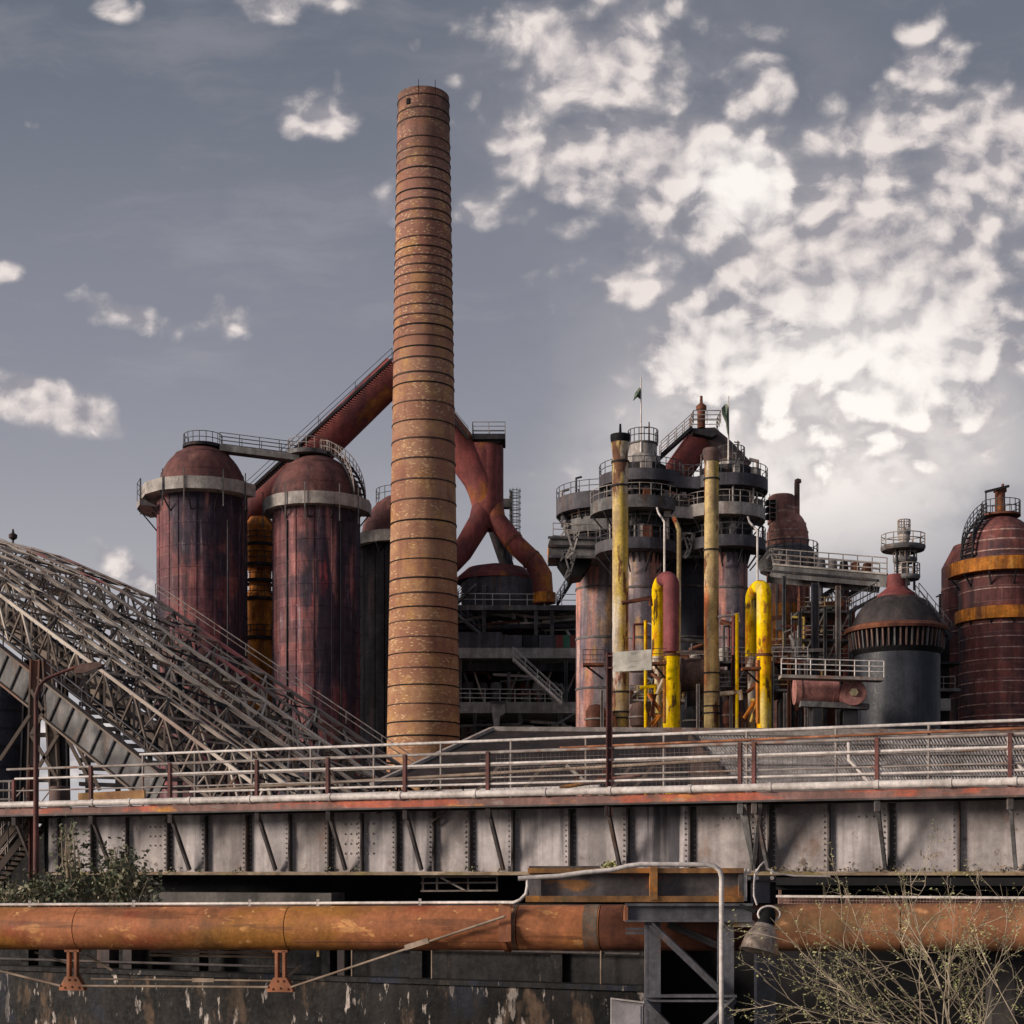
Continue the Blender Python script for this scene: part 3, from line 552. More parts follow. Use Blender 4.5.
# stair along the duct
ds = T('duct_walkway', 'railed stair climbing the sloping maroon duct to its peak', 'walkway', P(330, 420, D-3))
stair(ds, P(245, 494, D-2.2), P(392, 359, D-2.2), (0, 1.3, 0), 70, 'dark', 'raildark')
dw = T('duct_walkway', 'railed stair dropping from the duct peak to the fork platform', 'walkway', P(450, 420, D-1))
stair(dw, P(400, 356, D-1.8), P(468, 438, D-1.8), (0, 1.3, 0), 40, 'dark', 'raildark')
pl = T('top_platform', 'square railed platform capping the forked maroon duct', 'platform', P(489, 443, D))
m_ = MB(); m_.box(P(489, 441, D), (S(33, D), 3.2, .5)); m_.box(P(489, 444.5, D), (S(24, D), 2.4, .35)); m_.build('deck', 'dark', pl)
c = P(489, 439, D); hx, hy = S(16, D), 1.5
rail_mesh([c+Vector(q) for q in ((-hx, -hy, 0), (hx, -hy, 0), (hx, hy, 0), (-hx, hy, 0), (-hx, -hy, 0))], 1.15, 1.4, 3).build('railing', 'rail', pl)
# caged ladder mast
lm = T('caged_ladder', 'caged ladder on a thin mast beside the duct fork', 'ladder', P(512, 600, D+4))
m_ = MB(); m_.tube(P(511, 605, D+4), P(511, 491, D+4), .14, n=8); m_.build('mast', 'mid', lm)
ladder_mesh(P(516, 560, D+3.6), P(516, 490, D+3.6), .55).build('ladder', 'raildark', lm)
m_ = MB()
for yv in range(492, 536, 6):
    m_.path(arc((XX(515, D), D+3.6), .55, ZZ(yv, D+4), -180, 180, 10), .035, 5)
for a in (-150, -110, -70, -30): m_.tube(Vector((XX(515, D)+.55*math.cos(R(a)), D+3.6+.55*math.sin(R(a)), ZZ(537, D+4))), Vector((XX(515, D)+.55*math.cos(R(a)), D+3.6+.55*math.sin(R(a)), ZZ(490, D+4))), .03, n=5)
m_.build('cage', 'raildark', lm)
m_ = MB(); m_.box(P(506, 504, D+4), (1.2, 1, .8)); m_.build('platform', 'mid', lm)

# ------------------------------------------------------------------ casting house behind the chimney
D = 146.
ch = T('casting_house', 'open dark steel casting house with decks and parapets beside the chimney', 'building', (XX(518, D), D+4, 0))
def slab(name, x0, x1, y0, y1, Df, depth, mat):
    m_ = MB(); a, b = P(x0, y0, Df), P(x1, y1, Df)
    m_.box(((a.x+b.x)/2, Df+depth/2, (a.z+b.z)/2), (abs(b.x-a.x), depth, abs(a.z-b.z))); return m_.build(name, mat, ch)
slab('back_wall', 440, 579, 611, 873, D+9, .5, 'dark')
slab('side_wall', 440, 446, 600, 873, D, 9, 'dark')
slab('deck', 455, 579, 605, 610, D, 9, 'mid')
slab('deck', 455, 579, 647.5, 658, D, 9, 'paleband')
slab('deck', 450, 579, 702, 713, D, 9, 'paleband')
for k in range(16):
    x = random.uniform(458, 570); y, dy = random.choice([(702, random.uniform(5, 16)), (647.5, random.uniform(5, 14)), (740, random.uniform(8, 20))]); slab('machinery', x, x+random.uniform(3, 9), y-dy, y-.2, D+random.uniform(1, 5), random.uniform(.4, 1.2), random.choice(['mid', 'rust', 'paleband', 'greyband', 'dark']))
for k in range(6):
    x = 470+k*18+random.uniform(-4, 4); m_ = MB(); m_.bar(P(x, 702, D+2), P(x+random.choice([-14, 12, 18]), 660, D+2), .18); m_.build('brace', random.choice(['mid', 'rail']), ch)
slab('beam', 455, 579, 663, 671, D+1.2, .4, 'dark')
slab('beam', 440, 579, 640, 646, D+8, .4, 'dark')
for x0, x1, mat in ((458, 502, 'greyband'), (505, 522, 'greyband'), (523, 538, 'dark'), (539, 556, 'greyband'), (556, 563, 'red'), (563, 570, 'green'), (570, 579, 'red')):
    slab('parapet_panel', x0, x1, 632 if x0 < 503 else 635, 647.5, D-.06, .06, mat)
for x, y0, y1 in ((484, 585, 632), (536, 605, 648), (552, 610, 648), (520, 713, 873), (460, 658, 702), (566, 658, 702), (475, 713, 873), (560, 713, 873), (509, 672, 702)):
    m_ = MB(); m_.ibeam(P(x, y1, D+.3), P(x, y0, D+.3), .32, .32, .05); m_.build('column', 'mid', ch)
rail_mesh([P(458, 605, D), P(579, 606, D)], 1.05, 1.6, 2, .04).build('railing', 'palepipe', ch)
rail_mesh([P(455, 702, D-.02), P(560, 703, D-.02)], 1.2, 1.4, 3, .045).build('railing', 'palepipe', ch)
for k in range(34):
    x = random.uniform(458, 562); y = random.uniform(612, 632) if k < 18 else random.choice([random.uniform(672, 700), random.uniform(716, 735)]); m_ = MB(); q = P(x, y, D+random.uniform(1, 5)); L = random.uniform(1.5, 5)
    m_.path([q, q+Vector((L, 0, random.uniform(-.3, .4))), q+Vector((L+.3, 0, -.6))], random.uniform(.06, .16), 8); m_.build('service_pipe', random.choice(['mid', 'palepipe', 'rail', 'rust', 'paleband']), ch)
for k in range(7):
    x = 468+k*14; m_ = MB(); q = P(x, 700, D+random.uniform(2, 5)); m_.lathe(q, [(.02, 1.7), (.5, 1.6), (.6, .9), (.35, .8), (.35, 0)], 12); m_.build('hopper', random.choice(['mid', 'paleband', 'greyband', 'rust']), ch)
m_ = MB(); m_.path([P(459, 622, D+2), P(500, 612, D+2), P(540, 618, D+2), P(575, 616, D+2)], .16, 8); m_.build('service_pipe', 'rail', ch)
m_ = MB(); m_.path([P(459, 628, D+1), P(575, 626, D+1)], .25, 10); m_.build('service_pipe', 'dark', ch)
m_ = MB(); m_.bar(P(532, 740, D-.2), P(575, 713, D-.2), .18); m_.bar(P(455, 726, D-.1), P(520, 724, D-.1), .2); m_.build('brace', 'mid', ch)
st = T('steel_stair', 'pale steel stair slanting down across the casting house front', 'stair', P(538, 680, D-1.5))
stair(st, P(513, 658, D-1.5), P(562, 703, D-1.5), (0, 1.1, 0), 18, 'palepipe', 'palepipe')
st = T('steel_stair', 'dark steel stair against the sky beside the grey cylinders', 'stair', P(568, 585, D+2))
stair(st, P(557, 604, D+2), P(572, 580, D+2), (0, 1.3, 0), 9, 'dark', 'raildark')
st = T('steel_stair', 'short steel stair behind the chimney under the round tank', 'stair', P(465, 590, D-1))
stair(st, P(452, 606, D-1), P(476, 584, D-1), (0, 1.2, 0), 10, 'mid', 'raildark')
st = T('steel_stair', 'short steel stair descending to the parapet beside the chimney', 'stair', P(465, 622, D-1))
stair(st, P(455, 612, D-1), P(480, 633, D-1), (0, 1.2, 0), 10, 'mid', 'raildark')
rk = T('round_tank', 'low round tank with a shallow reddish roof under the duct fork', 'tank', (XX(500, D), D+4, ZZ(605, D)))
m_ = MB(); m_.lathe((XX(500, D), D+4, 0), [(S(40, D), ZZ(605, D)), (S(40, D), ZZ(575, D))], 40)
for k in range(8): m_.lathe((XX(500, D), D+4, 0), [(S(40, D)+.04, ZZ(603-k*3.5, D)), (S(40, D)+.04, ZZ(602-k*3.5, D))], 40)
m_.build('shell', 'greyband', rk)
m_ = MB(); m_.lathe((XX(496, D), D+4, 0), [(S(42, D), ZZ(575, D)), (S(42, D), ZZ(571.5, D)), (S(30, D), ZZ(561, D)), (S(8, D), ZZ(556, D)), (.02, ZZ(555, D))], 40); m_.build('roof', 'duct', rk)
hb = T('tipping_bucket', 'pale battered bucket standing below the casting house railing', 'bucket', P(499, 727, D-1))
m_ = MB(); m_.prism([P(491, 703, D-1.2), P(505, 703, D-1.2), P(505, 713, D-1.2), P(500, 716, D-1.2), (P(499, 728, D-1.2)), P(494, 728, D-1.2)], (0, 1.2, 0)); m_.build('body', 'paleband', hb)
m_ = MB(); m_.bar(P(490, 702, D-1.3), P(506, 702, D-1.3), .2); m_.build('rim', 'mid', hb)
# ------------------------------------------------------------------ grey streaked cylinders with ring walkways
def cooler(cx, D, r, ytop, label, mat, rings, seg=48):
    X = XX(cx, D); root = T('gas_cooler', label, 'gas cooler', (X, D, 0), 'gas coolers under ring walkways')
    rr = S(r, D); m_ = MB()
    m_.lathe((X, D, 0), [(rr, 0), (rr, ZZ(556, D))], seg)
    m_.build('shell', mat, root)
    m_ = MB(); m_.lathe((X, D, 0), [(rr, ZZ(556, D)), (rr*1.02, ZZ(553, D)), (rr*1.25, ZZ(540, D)), (rr*1.25, ZZ(ytop, D)), (.02, ZZ(ytop-2, D))], seg); m_.build('upper_shell', 'dark', root)
    for k in range(12):     # flutes under the lower walkway
        a = -PI+PI*k/11; d = Vector((math.cos(a), math.sin(a), 0)); o = Vector((X, D, 0))
        m_ = MB(); m_.prism([o+d*rr+Vector((0, 0, ZZ(566, D))), o+d*(rr*1.3)+Vector((0, 0, ZZ(543, D))), o+d*rr+Vector((0, 0, ZZ(543, D)))], Vector((-math.sin(a), math.cos(a), 0))*.12); m_.build('gusset', 'dark', root)
    for (gx, gr, yt, yb, mt, a0, a1, rm) in rings:
        gallery(root, gx, D, gr, yt, yb, r*1.1, mt, a0, a1, 14, railing=True, brackets=6, rmat=rm, rail_h=.85)
    for yv in (480, 520, 528, 590, 640, 690):
        if yv > ytop:
            q = rr*(1.27 if yv < 545 else 1.0); m_ = MB(); m_.lathe((X, D, 0), [(q, ZZ(yv+1, D)), (q+.07, ZZ(yv+1, D)), (q+.07, ZZ(yv-1, D)), (q, ZZ(yv-1, D))], seg); m_.build('stiffening_ring', 'mid', root)
    return root
D = 118.
g1 = cooler(640, D, 21, 468, 'streaked grey cylinder with stacked ring walkways behind the flaking pipe with black cap', 'cooler',
            [(641, 42, 478, 489, 'greyband', -200, 20, 'raildark'), (636, 46, 505, 517, 'mid', -190, 10, 'rail'), (638, 33, 493, 498, 'dark', -190, 10, 'raildark'), (638, 31, 527, 532, 'dark', -200, 20, 'raildark'), (636, 41, 545, 556, 'greyband', -200, 20, 'raildark')])
g2 = cooler(727, D, 20.5, 470, 'streaked grey cylinder with stacked ring walkways between dull yellow pipe and rusty furnace', 'cooler',
            [(727, 40.5, 482, 494, 'greyband', -200, 20, 'raildark'), (722, 43, 511, 523, 'paleband', -190, 15, 'rail'), (727, 38.5, 542, 553, 'greyband', -200, 20, 'raildark')])
D3 = 126.
g3 = cooler(601, D3, 25, 500, 'broad grey cylinder with reddish stains at the casting house corner', 'cooler',
            [(603, 47, 501, 517, 'greyband', -200, -20, 'raildark'), (606, 41, 524, 538, 'mid', -200, -20, 'rail'), (604, 38, 551, 560, 'greyband', -200, 20, 'raildark')])
g4 = cooler(685, D3+2, 26, 500, 'cylinder with shade put into its colour, set back between the two streaked ones', 'coolerdark',
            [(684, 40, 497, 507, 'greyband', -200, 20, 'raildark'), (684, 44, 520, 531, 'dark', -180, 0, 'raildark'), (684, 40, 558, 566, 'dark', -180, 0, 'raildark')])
def clutter(root, cx, D, r, seed, levels):
    rnd = random.Random(seed); X = XX(cx, D)
    for k in range(10):
        a = R(rnd.uniform(-175, -5)); d = Vector((math.cos(a), math.sin(a), 0)); o = Vector((X, D, 0))+d*S(r*rnd.uniform(1.15, 1.75), D)
        y0 = rnd.choice(levels); y1 = y0-rnd.uniform(12, 32); m_ = MB()
        m_.path([o+Vector((0, 0, ZZ(y0, D))), o+Vector((0, 0, ZZ(y1, D))), o-d*.6+Vector((0, 0, ZZ(y1, D)+.2))], rnd.uniform(.05, .12), 7); m_.build('service_pipe', rnd.choice(['rail', 'dark', 'mid', 'paleband', 'raildark']), root)
    for k in range(9):
        a = R(rnd.uniform(-170, -10)); d = Vector((math.cos(a), math.sin(a), 0)); o = Vector((X, D, 0))+d*S(r*rnd.uniform(1.3, 1.6), D); y0 = rnd.choice(levels); m_ = MB()
        m_.box(o+Vector((0, 0, ZZ(y0, D)+.5)), (rnd.uniform(.3, .9), rnd.uniform(.3, .8), rnd.uniform(.5, 1.1)), a); m_.build('equipment_box', rnd.choice(['mid', 'dark', 'rust', 'greyband', 'paleband']), root)
    for k in range(8):
        a = R(rnd.uniform(-170, -10)); a2 = a+R(rnd.uniform(-22, 22)); y0 = rnd.choice(levels); ro = S(r*rnd.uniform(1.3, 1.75), D); m_ = MB()
        m_.bar(Vector((X+ro*math.cos(a), D+ro*math.sin(a), ZZ(y0, D))), Vector((X+ro*math.cos(a2), D+ro*math.sin(a2), ZZ(y0-rnd.uniform(18, 26), D))), .1); m_.build('strut', rnd.choice(['rail', 'dark', 'mid', 'raildark']), root)
clutter(g1, 640, 118, 21, 1, [545, 510, 505, 480]); clutter(g2, 727, 118, 20.5, 2, [542, 518, 515, 485]); clutter(g3, 601, D3, 25, 3, [551, 535, 515, 530]); clutter(g4, 685, D3+2, 26, 4, [556, 528, 505])
# bridging walkways between the two front rings
for (x0, x1, y0, y1, yb0, yb1, mt, rm, lab) in ((668, 700, 486, 488, 476, 478, 'greyband', 'raildark', 'dark grey bridge joining the topmost ring walkways'), (664, 694, 517, 519, 505, 507, 'paleband', 'rail', 'pale grey bridge joining the middle ring walkways')):
    cw = T('catwalk', lab, 'catwalk', P((x0+x1)/2, y0, D-1.5))
    a, b = P(x0, (y0+yb0)/2, D-2), P(x1, (y1+yb1)/2, D-2)
    m_ = MB(); m_.bar(a, b, .06, S(11, D)); m_.build('parapet', mt, cw)
    m_ = MB(); m_.bar(a+Vector((0, .6, -S(5, D))), b+Vector((0, .6, -S(5, D))), 1.2, .15); m_.build('deck', 'dark', cw)
    rail_mesh([a+Vector((0, 0, S(5.5, D))), b+Vector((0, 0, S(5.5, D)))], .85, 1.2, 2).build('railing', rm, cw)
# top drums
for (cx, r, y0, y1, lab) in ((643, 15, 458, 443, 'squat pale drum with ring railing beneath the plain flagpole'), (731, 13.5, 474, 460, 'squat pale drum with ring railing beside the drooping flag')):
    dr_ = T('top_drum', lab, 'drum', (XX(cx, D), D, ZZ(470, D)))
    m_ = MB(); m_.lathe((XX(cx, D), D, 0), [(S(r+4, D), ZZ(y0+12, D)), (S(r+2, D), ZZ(y0, D)), (S(r-1, D), ZZ(y0, D)), (S(r-1, D), ZZ(y1+3, D)), (.02, ZZ(y1+2, D))], 28); m_.build('shell', 'paleband', dr_)
    m_ = MB(); m_.lathe((XX(cx, D), D, 0), [(.3, ZZ(y1+2.5, D)), (S(r, D), ZZ(y1+2.5, D)), (S(r, D), ZZ(y1+1, D)), (.3, ZZ(y1+1, D))], 28); m_.build('lid', 'mid', dr_)
    rail_mesh(arc((XX(cx, D), D), S(r, D), ZZ(y1+1, D), -210, 30, 12), .95, 99, 2).build('railing', 'raildark', dr_)
# conveyor head and lattice brackets on the corner
hd = T('conveyor_head', 'boxy grey steel gallery jutting out over the sky gap with an orange open end', 'gallery', P(575, 558, 122))
m_ = MB(); m_.prism([P(549, 556, 120), P(549, 541, 120), P(553, 535, 120), P(612, 538, 120), P(612, 556, 120)], (0, 4, 0)); m_.build('casing', 'mid', hd)
m_ = MB(); m_.prism([P(548.4, 555, 120.2), P(548.4, 543, 120.2), P(551, 540, 120.2), P(551, 553, 120.2)], (0, 3, 0)); m_.build('end_plate', 'orange', hd)
for y in (537.5, 546, 556.5): m_ = MB(); m_.bar(P(548, y, 119.9), P(612, y+1, 119.9), .18); m_.build('stringer', 'dark' if y == 546 else 'greyband', hd)
rail_mesh([P(553, 535, 120), P(600, 537, 120)], .9, 1, 2).build('railing', 'rail', hd)
def vbracket(x, y, D, s, mat, lab):
    b = T('lattice_bracket', lab, 'bracket', P(x, y, D), 'steel lattice brackets')
    for (p, q) in (((-8, -16), (0, 12)), ((8, -15), (0, 12)), ((-8, -16), (8, -15)), ((-2, 6), (-7, 17)), ((-12, -4), (-4, -16)), ((0, 12), (-6, 18)), ((-3, -10), (5, -2)), ((5, -15), (1, 0))):
        m_ = MB(); m_.bar(P(x+p[0]*s, y+p[1]*s, D), P(x+q[0]*s, y+q[1]*s, D), .12); m_.build('strut', mat, b)
vbracket(573, 540, 118.5, 1.0, 'paleband', 'white V-shaped lattice bracket on the grey jutting gallery')
vbracket(570, 564, 119, .8, 'mid', 'grey V-shaped lattice bracket under the jutting gallery')
vbracket(689, 545, 117, .75, 'paleband', 'white V-shaped lattice bracket between the two grey cylinders')
vbracket(776, 562, 116, .8, 'paleband', 'white V-shaped lattice bracket against the rusty furnace base')
m_ = MB(); m_.prism([P(558, 560, 121), P(592, 560, 121), P(582, 575, 121), P(570, 577, 121)], (0, 3, 0)); o = m_.build('corbel', 'black'); tag(o, 'dark tapered corbel carrying the jutting grey gallery', 'corbel')
# flagpoles
for (x, y0, y1, fx, lab, fl) in ((641, 452, 377, -8, 'thin white flagpole with a small green pennant', [(387, 0), (387.5, -2), (393, -6), (401, -8), (397, -3.5), (400, 0)]), (728.5, 468, 396, -6, 'thin white flagpole with a drooping grey green flag', [(404, 0), (404, -3.5), (408, -7), (414, -6.5), (422, -3), (432, -1.5), (440, .5)])):
    fp = T('flagpole', lab, 'flagpole', P(x, y0, D-1))
    m_ = MB(); m_.tube(P(x, y0, D-1), P(x, y1, D-1), .075, .04, 8); m_.build('pole', 'palepipe', fp)
    m_ = MB(); pts = [P(x+b_, a_, D-1+.25*math.sin(i*1.7)) for i, (a_, b_) in enumerate(fl)]
    c = sum(pts, Vector())/len(pts)+Vector((0, -.25, 0))
    n_ = len(pts)
    for k in range(n_):
        m_.prism([pts[k], pts[(k+1) % n_], c], (0, .03, 0))
    m_.build('flag', 'flag', fp)
for (x, y0, y1, lab) in ((649, 455, 422, 'grey lattice aerial mast beside the plain flagpole'), (738, 465, 441, 'short grey aerial with a crossbar beside the drooping flag')):
    an = T('aerial', lab, 'aerial', P(x, y0, D))
    m_ = MB(); m_.tube(P(x, y0, D), P(x, y1, D), .1, .06, 6); m_.build('mast', 'mid', an)
    m_ = MB(); m_.tube(P(x-4, y1+ (6 if x < 700 else 1), D), P(x+(1 if x < 700 else 2), y1+(5 if x < 700 else 2), D), .05, n=5); m_.build('crossbar', 'mid', an)
# elbow duct on the cooler tops
D4 = 120.5
el = T('elbow_duct', 'dark red elbow duct arching over the ring walkways between the flagpoles', 'duct', P(702, 470, D4))
m_ = MB(); m_.path([P(668, 486, D4), P(696, 446, D4), P(703, 441, D4)], [S(14, D4)]*3, 24); m_.build('duct_arm', 'duct', el)
m_ = MB(); m_.path([P(700, 441.5, D4), P(710, 441, D4), P(722, 451, D4), P(742, 472, D4)], S(13, D4), 24); m_.build('duct_arm', 'browndrum', el)
wk = T('duct_walkway', 'railed stair rising along the dark red elbow duct', 'walkway', P(675, 450, D4-2))
stair(wk, P(661, 455, D4-1.9), P(692, 427, D4-1.9), (0, 1.2, 0), 14, 'dark', 'rail')
pf = T('top_platform', 'railed platform with a little turret on the dark red elbow duct', 'platform', P(705, 430, D4))
c = P(705, 428, D4-.5); m_ = MB(); m_.prism([P(691, 428, D4-1.8), P(719, 430, D4-1.8), P(718, 434, D4-1.8), P(712, 437, D4-1.8), P(694, 433, D4-1.8)], (0, 2.6, 0)); m_.build('deck', 'dark', pf)
hx, hy = S(13.5, D4), 1.25
rail_mesh([c+Vector(q) for q in ((-hx, -hy, 0), (hx, -hy, 0), (hx, hy, 0), (-hx, hy, 0), (-hx, -hy, 0))], .95, .9, 3).build('railing', 'rail', pf)
m_ = MB(); X = XX(700.5, D4); m_.lathe((X, D4-.5, 0), [(S(4, D4), ZZ(430, D4)), (S(4, D4), ZZ(412, D4)), (S(5.2, D4), ZZ(412, D4)), (S(5.2, D4), ZZ(408, D4)), (.25, ZZ(406.5, D4)), (.12, ZZ(405, D4)), (.1, ZZ(398, D4)), (.01, ZZ(398, D4))], 16); m_.build('turret', 'rust', pf)

# drop lines and long pipes in front
D = 110.
p1 = T('vent_pipe', 'tall flaking yellow pipe topped by a flared black cap', 'pipe', (XX(620, D), D, 0))
X = XX(620.3, D); m_ = MB(); m_.lathe((X, D, 0), [(S(8.5, D), 0), (S(7.8, D), ZZ(455, D)), (S(9.5, D), ZZ(443, D))], 24); m_.build('shaft', 'oldyellow', p1)
m_ = MB(); m_.lathe((X, D, 0), [(S(9.4, D), ZZ(443, D)), (S(9.8, D), ZZ(440, D)), (S(10, D), ZZ(439, D)), (S(10, D), ZZ(435, D)), (.1, ZZ(433.5, D)), (.07, ZZ(424, D)), (.01, ZZ(424, D))], 24); m_.build('cap', 'black', p1)
for yv in (462, 486, 692, 712, 718):
    m_ = MB(); m_.lathe((X, D, 0), [(S(8, D), ZZ(yv+1, D)), (S(9.2, D), ZZ(yv+1, D)), (S(9.2, D), ZZ(yv-.6, D)), (S(8, D), ZZ(yv-.6, D))], 24); m_.build('clamp', 'dark', p1)
p2 = T('vent_pipe', 'tall dull yellow pipe ending in a dark flanged head beside the elbow duct', 'pipe', (XX(711.5, D), D, 0))
X = XX(711.5, D); m_ = MB(); m_.lathe((X, D, 0), [(S(7.8, D), 0), (S(7.2, D), ZZ(462, D))], 24); m_.build('shaft', 'oldyellow', p2)
m_ = MB(); m_.lathe((X, D, 0), [(S(7.4, D), ZZ(462, D)), (S(8.6, D), ZZ(456, D)), (S(9.3, D), ZZ(452, D)), (S(8.2, D), ZZ(449, D)), (.02, ZZ(447, D))], 24); m_.build('head', 'browndrum', p2)
for yv in (479, 550, 673, 692, 706, 713):
    m_ = MB(); m_.lathe((X, D, 0), [(S(7, D), ZZ(yv+1, D)), (S(8.4, D), ZZ(yv+1, D)), (S(8.4, D), ZZ(yv-.4, D)), (S(7, D), ZZ(yv-.4, D))], 24); m_.build('clamp', 'dark', p2)
p3 = T('bent_pipe', 'slim dull yellow pipe bent at its top under the middle walkway', 'pipe', (XX(679, D+2), D+2, 0))
m_ = MB(); m_.path([P(674, 518, D+3), P(676, 522, D+2.5), P(679, 530, D+2), P(678.5, 873, D+2)], S(2.3, D), 10); m_.build('shaft', 'oldyellow', p3)
for (x, y0, xk, yk, lab) in ((664.5, 575, 657, 508, 'white drop wire pipe above the maroon topped loop pipe'), (757.5, 583, 748, 517, 'white drop wire pipe above the all yellow loop pipe')):
    m_ = MB(); m_.path([P(xk, yk, D+4), P(xk+1.5, yk+5, D+3), P(x, yk+14, D-.5), P(x, y0, D-.5)], .075, 8); o = m_.build('drop_pipe', 'palepipe'); tag(o, lab, 'pipe')
# loop pipes
def loop_pipe(xl, rl, xr, rr_, yt, ybl, D, label, top):
    root = T('loop_pipe', label, 'pipe', (XX(xr, D), D, 0), 'yellow loop pipes')
    a, b = P(xl, yt, D+2.4), P(xr, yt, D)
    rad_ = (Vector((b.x-a.x, b.y-a.y, 0)).length)/2; mid = (a+b)/2; zb_ = ZZ(yt+rr_, D)
    pts = [Vector((mid.x+(b.x-a.x)/2*math.cos(k*PI/12), mid.y+(b.y-a.y)/2*math.cos(k*PI/12), zb_+rad_*math.sin(k*PI/12)*.55)) for k in range(13)]
    rs = [S(rr_+(rl-rr_)*k/12, D) for k in range(13)]
    e = bpy.data.objects
    if top:
        m_ = MB(); m_.path([Vector((b.x, b.y, ZZ(652, D)))]+pts[:8], [S(rr_, D)]+rs[:8], 24); m_.build('painted_bend', 'maroonpaint', root)
        m_ = MB(); m_.path(pts[7:]+[Vector((a.x, a.y, ZZ(ybl, D)))], [q+.01 for q in rs[7:]]+[S(rl, D)+.01], 24); m_.build('thin_leg', 'yellow', root)
        m_ = MB(); m_.path([Vector((b.x, b.y, 0)), Vector((b.x, b.y, ZZ(656, D)))], S(rr_, D)+.015, 24); m_.build('main_leg', 'yellow', root)
        m_ = MB(); m_.prism([P(676.5, 655, D-.45), P(680, 655, D-.2), P(680.3, 600, D-.1), P(678.5, 612, D-.3)], (0, .1, 0)); m_.build('paint_strip', 'oldyellow', root)
    else:
        m_ = MB(); m_.path([Vector((b.x, b.y, 0))]+pts+[Vector((a.x, a.y, ZZ(ybl, D)))], [S(rr_, D)]+rs+[S(rl, D)], 24); m_.build('bend', 'yellow', root)
    m_ = MB(); m_.lathe((b.x, b.y, 0), [(S(rr_, D), ZZ(656.5, D)), (S(rr_+1.2, D), ZZ(656.5, D)), (S(rr_+1.2, D), ZZ(654, D)), (S(rr_, D), ZZ(654, D))], 24); m_.build('flange', 'rust', root)
    m_ = MB(); m_.lathe((a.x, a.y, 0), [(S(rl-2.5, D), 0), (S(rl-2.5, D), ZZ(668, D)), (S(rl-.5, D), ZZ(664, D)), (S(rl+.5, D), ZZ(ybl, D)), (.1, ZZ(ybl-1, D))], 20); m_.build('lower_valve', 'oldyellow', root)
    for k in range(6):
        q = P(xl+random.uniform(-5, 5), random.uniform(668, 720), D+random.uniform(.6, 1.6)); m_ = MB(); m_.path([q, q+Vector((random.uniform(-.5, .5), -.2, 0)), q+Vector((random.uniform(-.6, .6), -.2, -random.uniform(.5, 1.6)))], random.uniform(.06, .14), 7); m_.build('valve_pipe', random.choice(['oldyellow', 'rust', 'orange']), root)
    m_ = MB(); m_.tube(P(xr-6.5, 723, D-.3), P(xr-6.5, 660, D-.3), .12, n=8); m_.build('side_pipe', 'orange', root)
    return root
loop_pipe(658, 6.2, 671.3, 8.2, 578, 652, 106., 'yellow loop pipe whose taller bend is painted maroon', True)
loop_pipe(751.5, 6.3, 764, 7.4, 587, 652, 106., 'all yellow loop pipe with twin bright legs', False)
for (x0, x1, y, lab) in ((652, 666, 664, 'small railed ledge clamped to the maroon topped loop pipe'), (742, 760, 669, 'small railed ledge clamped to the all yellow loop pipe'), (583, 604, 665, 'small railed ledge bracketed to the broad stained cylinder')):
    lp = T('service_ledge', lab, 'ledge', P((x0+x1)/2, y, 104.6)); m_ = MB(); m_.bar(P(x0, y, 104.6), P(x1, y, 104.6), 1.0, .16); m_.build('deck', 'rust', lp)
    rail_mesh([P(x0, y, 104.2), P(x1, y, 104.2)], 1.0, .5, 3, .025).build('railing', 'rustpost', lp)
    m_ = MB(); m_.bar(P(x0+2, y, 104.6), P(x1-1, y+14, 105.4), .1); m_.build('brace', 'dark', lp)
for (x, y0, y1, lab) in ((645.7, 622, 873, 'thin bright yellow standpipe near the blank board'), (737, 615, 873, 'thin bright yellow standpipe beside the all yellow loop pipe')):
    m_ = MB(); m_.path([P(x, y1, 107), P(x, y0, 107)], S(1.7, 107), 10); m_.lathe((XX(x, 107), 107, 0), [(S(1.7, 107), ZZ(y0, 107)), (S(2.2, 107), ZZ(y0-1, 107)), (.01, ZZ(y0-2, 107))], 10); o = m_.build('standpipe', 'yellow'); tag(o, lab, 'pipe')
# pumps and clutter round the pipe feet
def pump(x, y, D, s, mat, lab):
    pm = T('pump', lab, 'pump', P(x, 735, D), 'pumps round the pipe feet'); X = XX(x, D)
    m_ = MB(); m_.lathe((X, D, 0), [(.02, ZZ(y, D)), (s*.7, ZZ(y, D)-.1), (s, ZZ(y, D)-.5), (s, ZZ(y, D)-1.6), (s*.6, ZZ(y, D)-1.8), (s*.6, 0)], 16); m_.build('casing', mat, pm)
    m_ = MB(); q = Vector((X, D, ZZ(y, D)-.9)); m_.path([q, q+Vector((s*1.8, -.3, 0)), q+Vector((s*2, -.3, -1.8))], .12, 8); m_.build('outlet', 'rust', pm)
    m_ = MB(); m_.lathe((X, D, 0), [(s*1.15, ZZ(y, D)-1.1), (s*1.15, ZZ(y, D)-1.0), (s, ZZ(y, D)-.98)], 16); m_.build('rim', 'rail', pm)
pump(639, 702, 108.5, .62, 'browndrum', 'brown pump body beside the flaking yellow pipe foot')
pump(692, 706, 112, .6, 'dark', 'dark pump body between the dull yellow pipe and maroon topped loop')
pump(596, 704, 109, .7, 'rust', 'rusty pump body at the foot of the broad stained cylinder')
pump(729, 700, 108, .45, 'rust', 'rusty pump body between dull yellow pipe and bright standpipe')
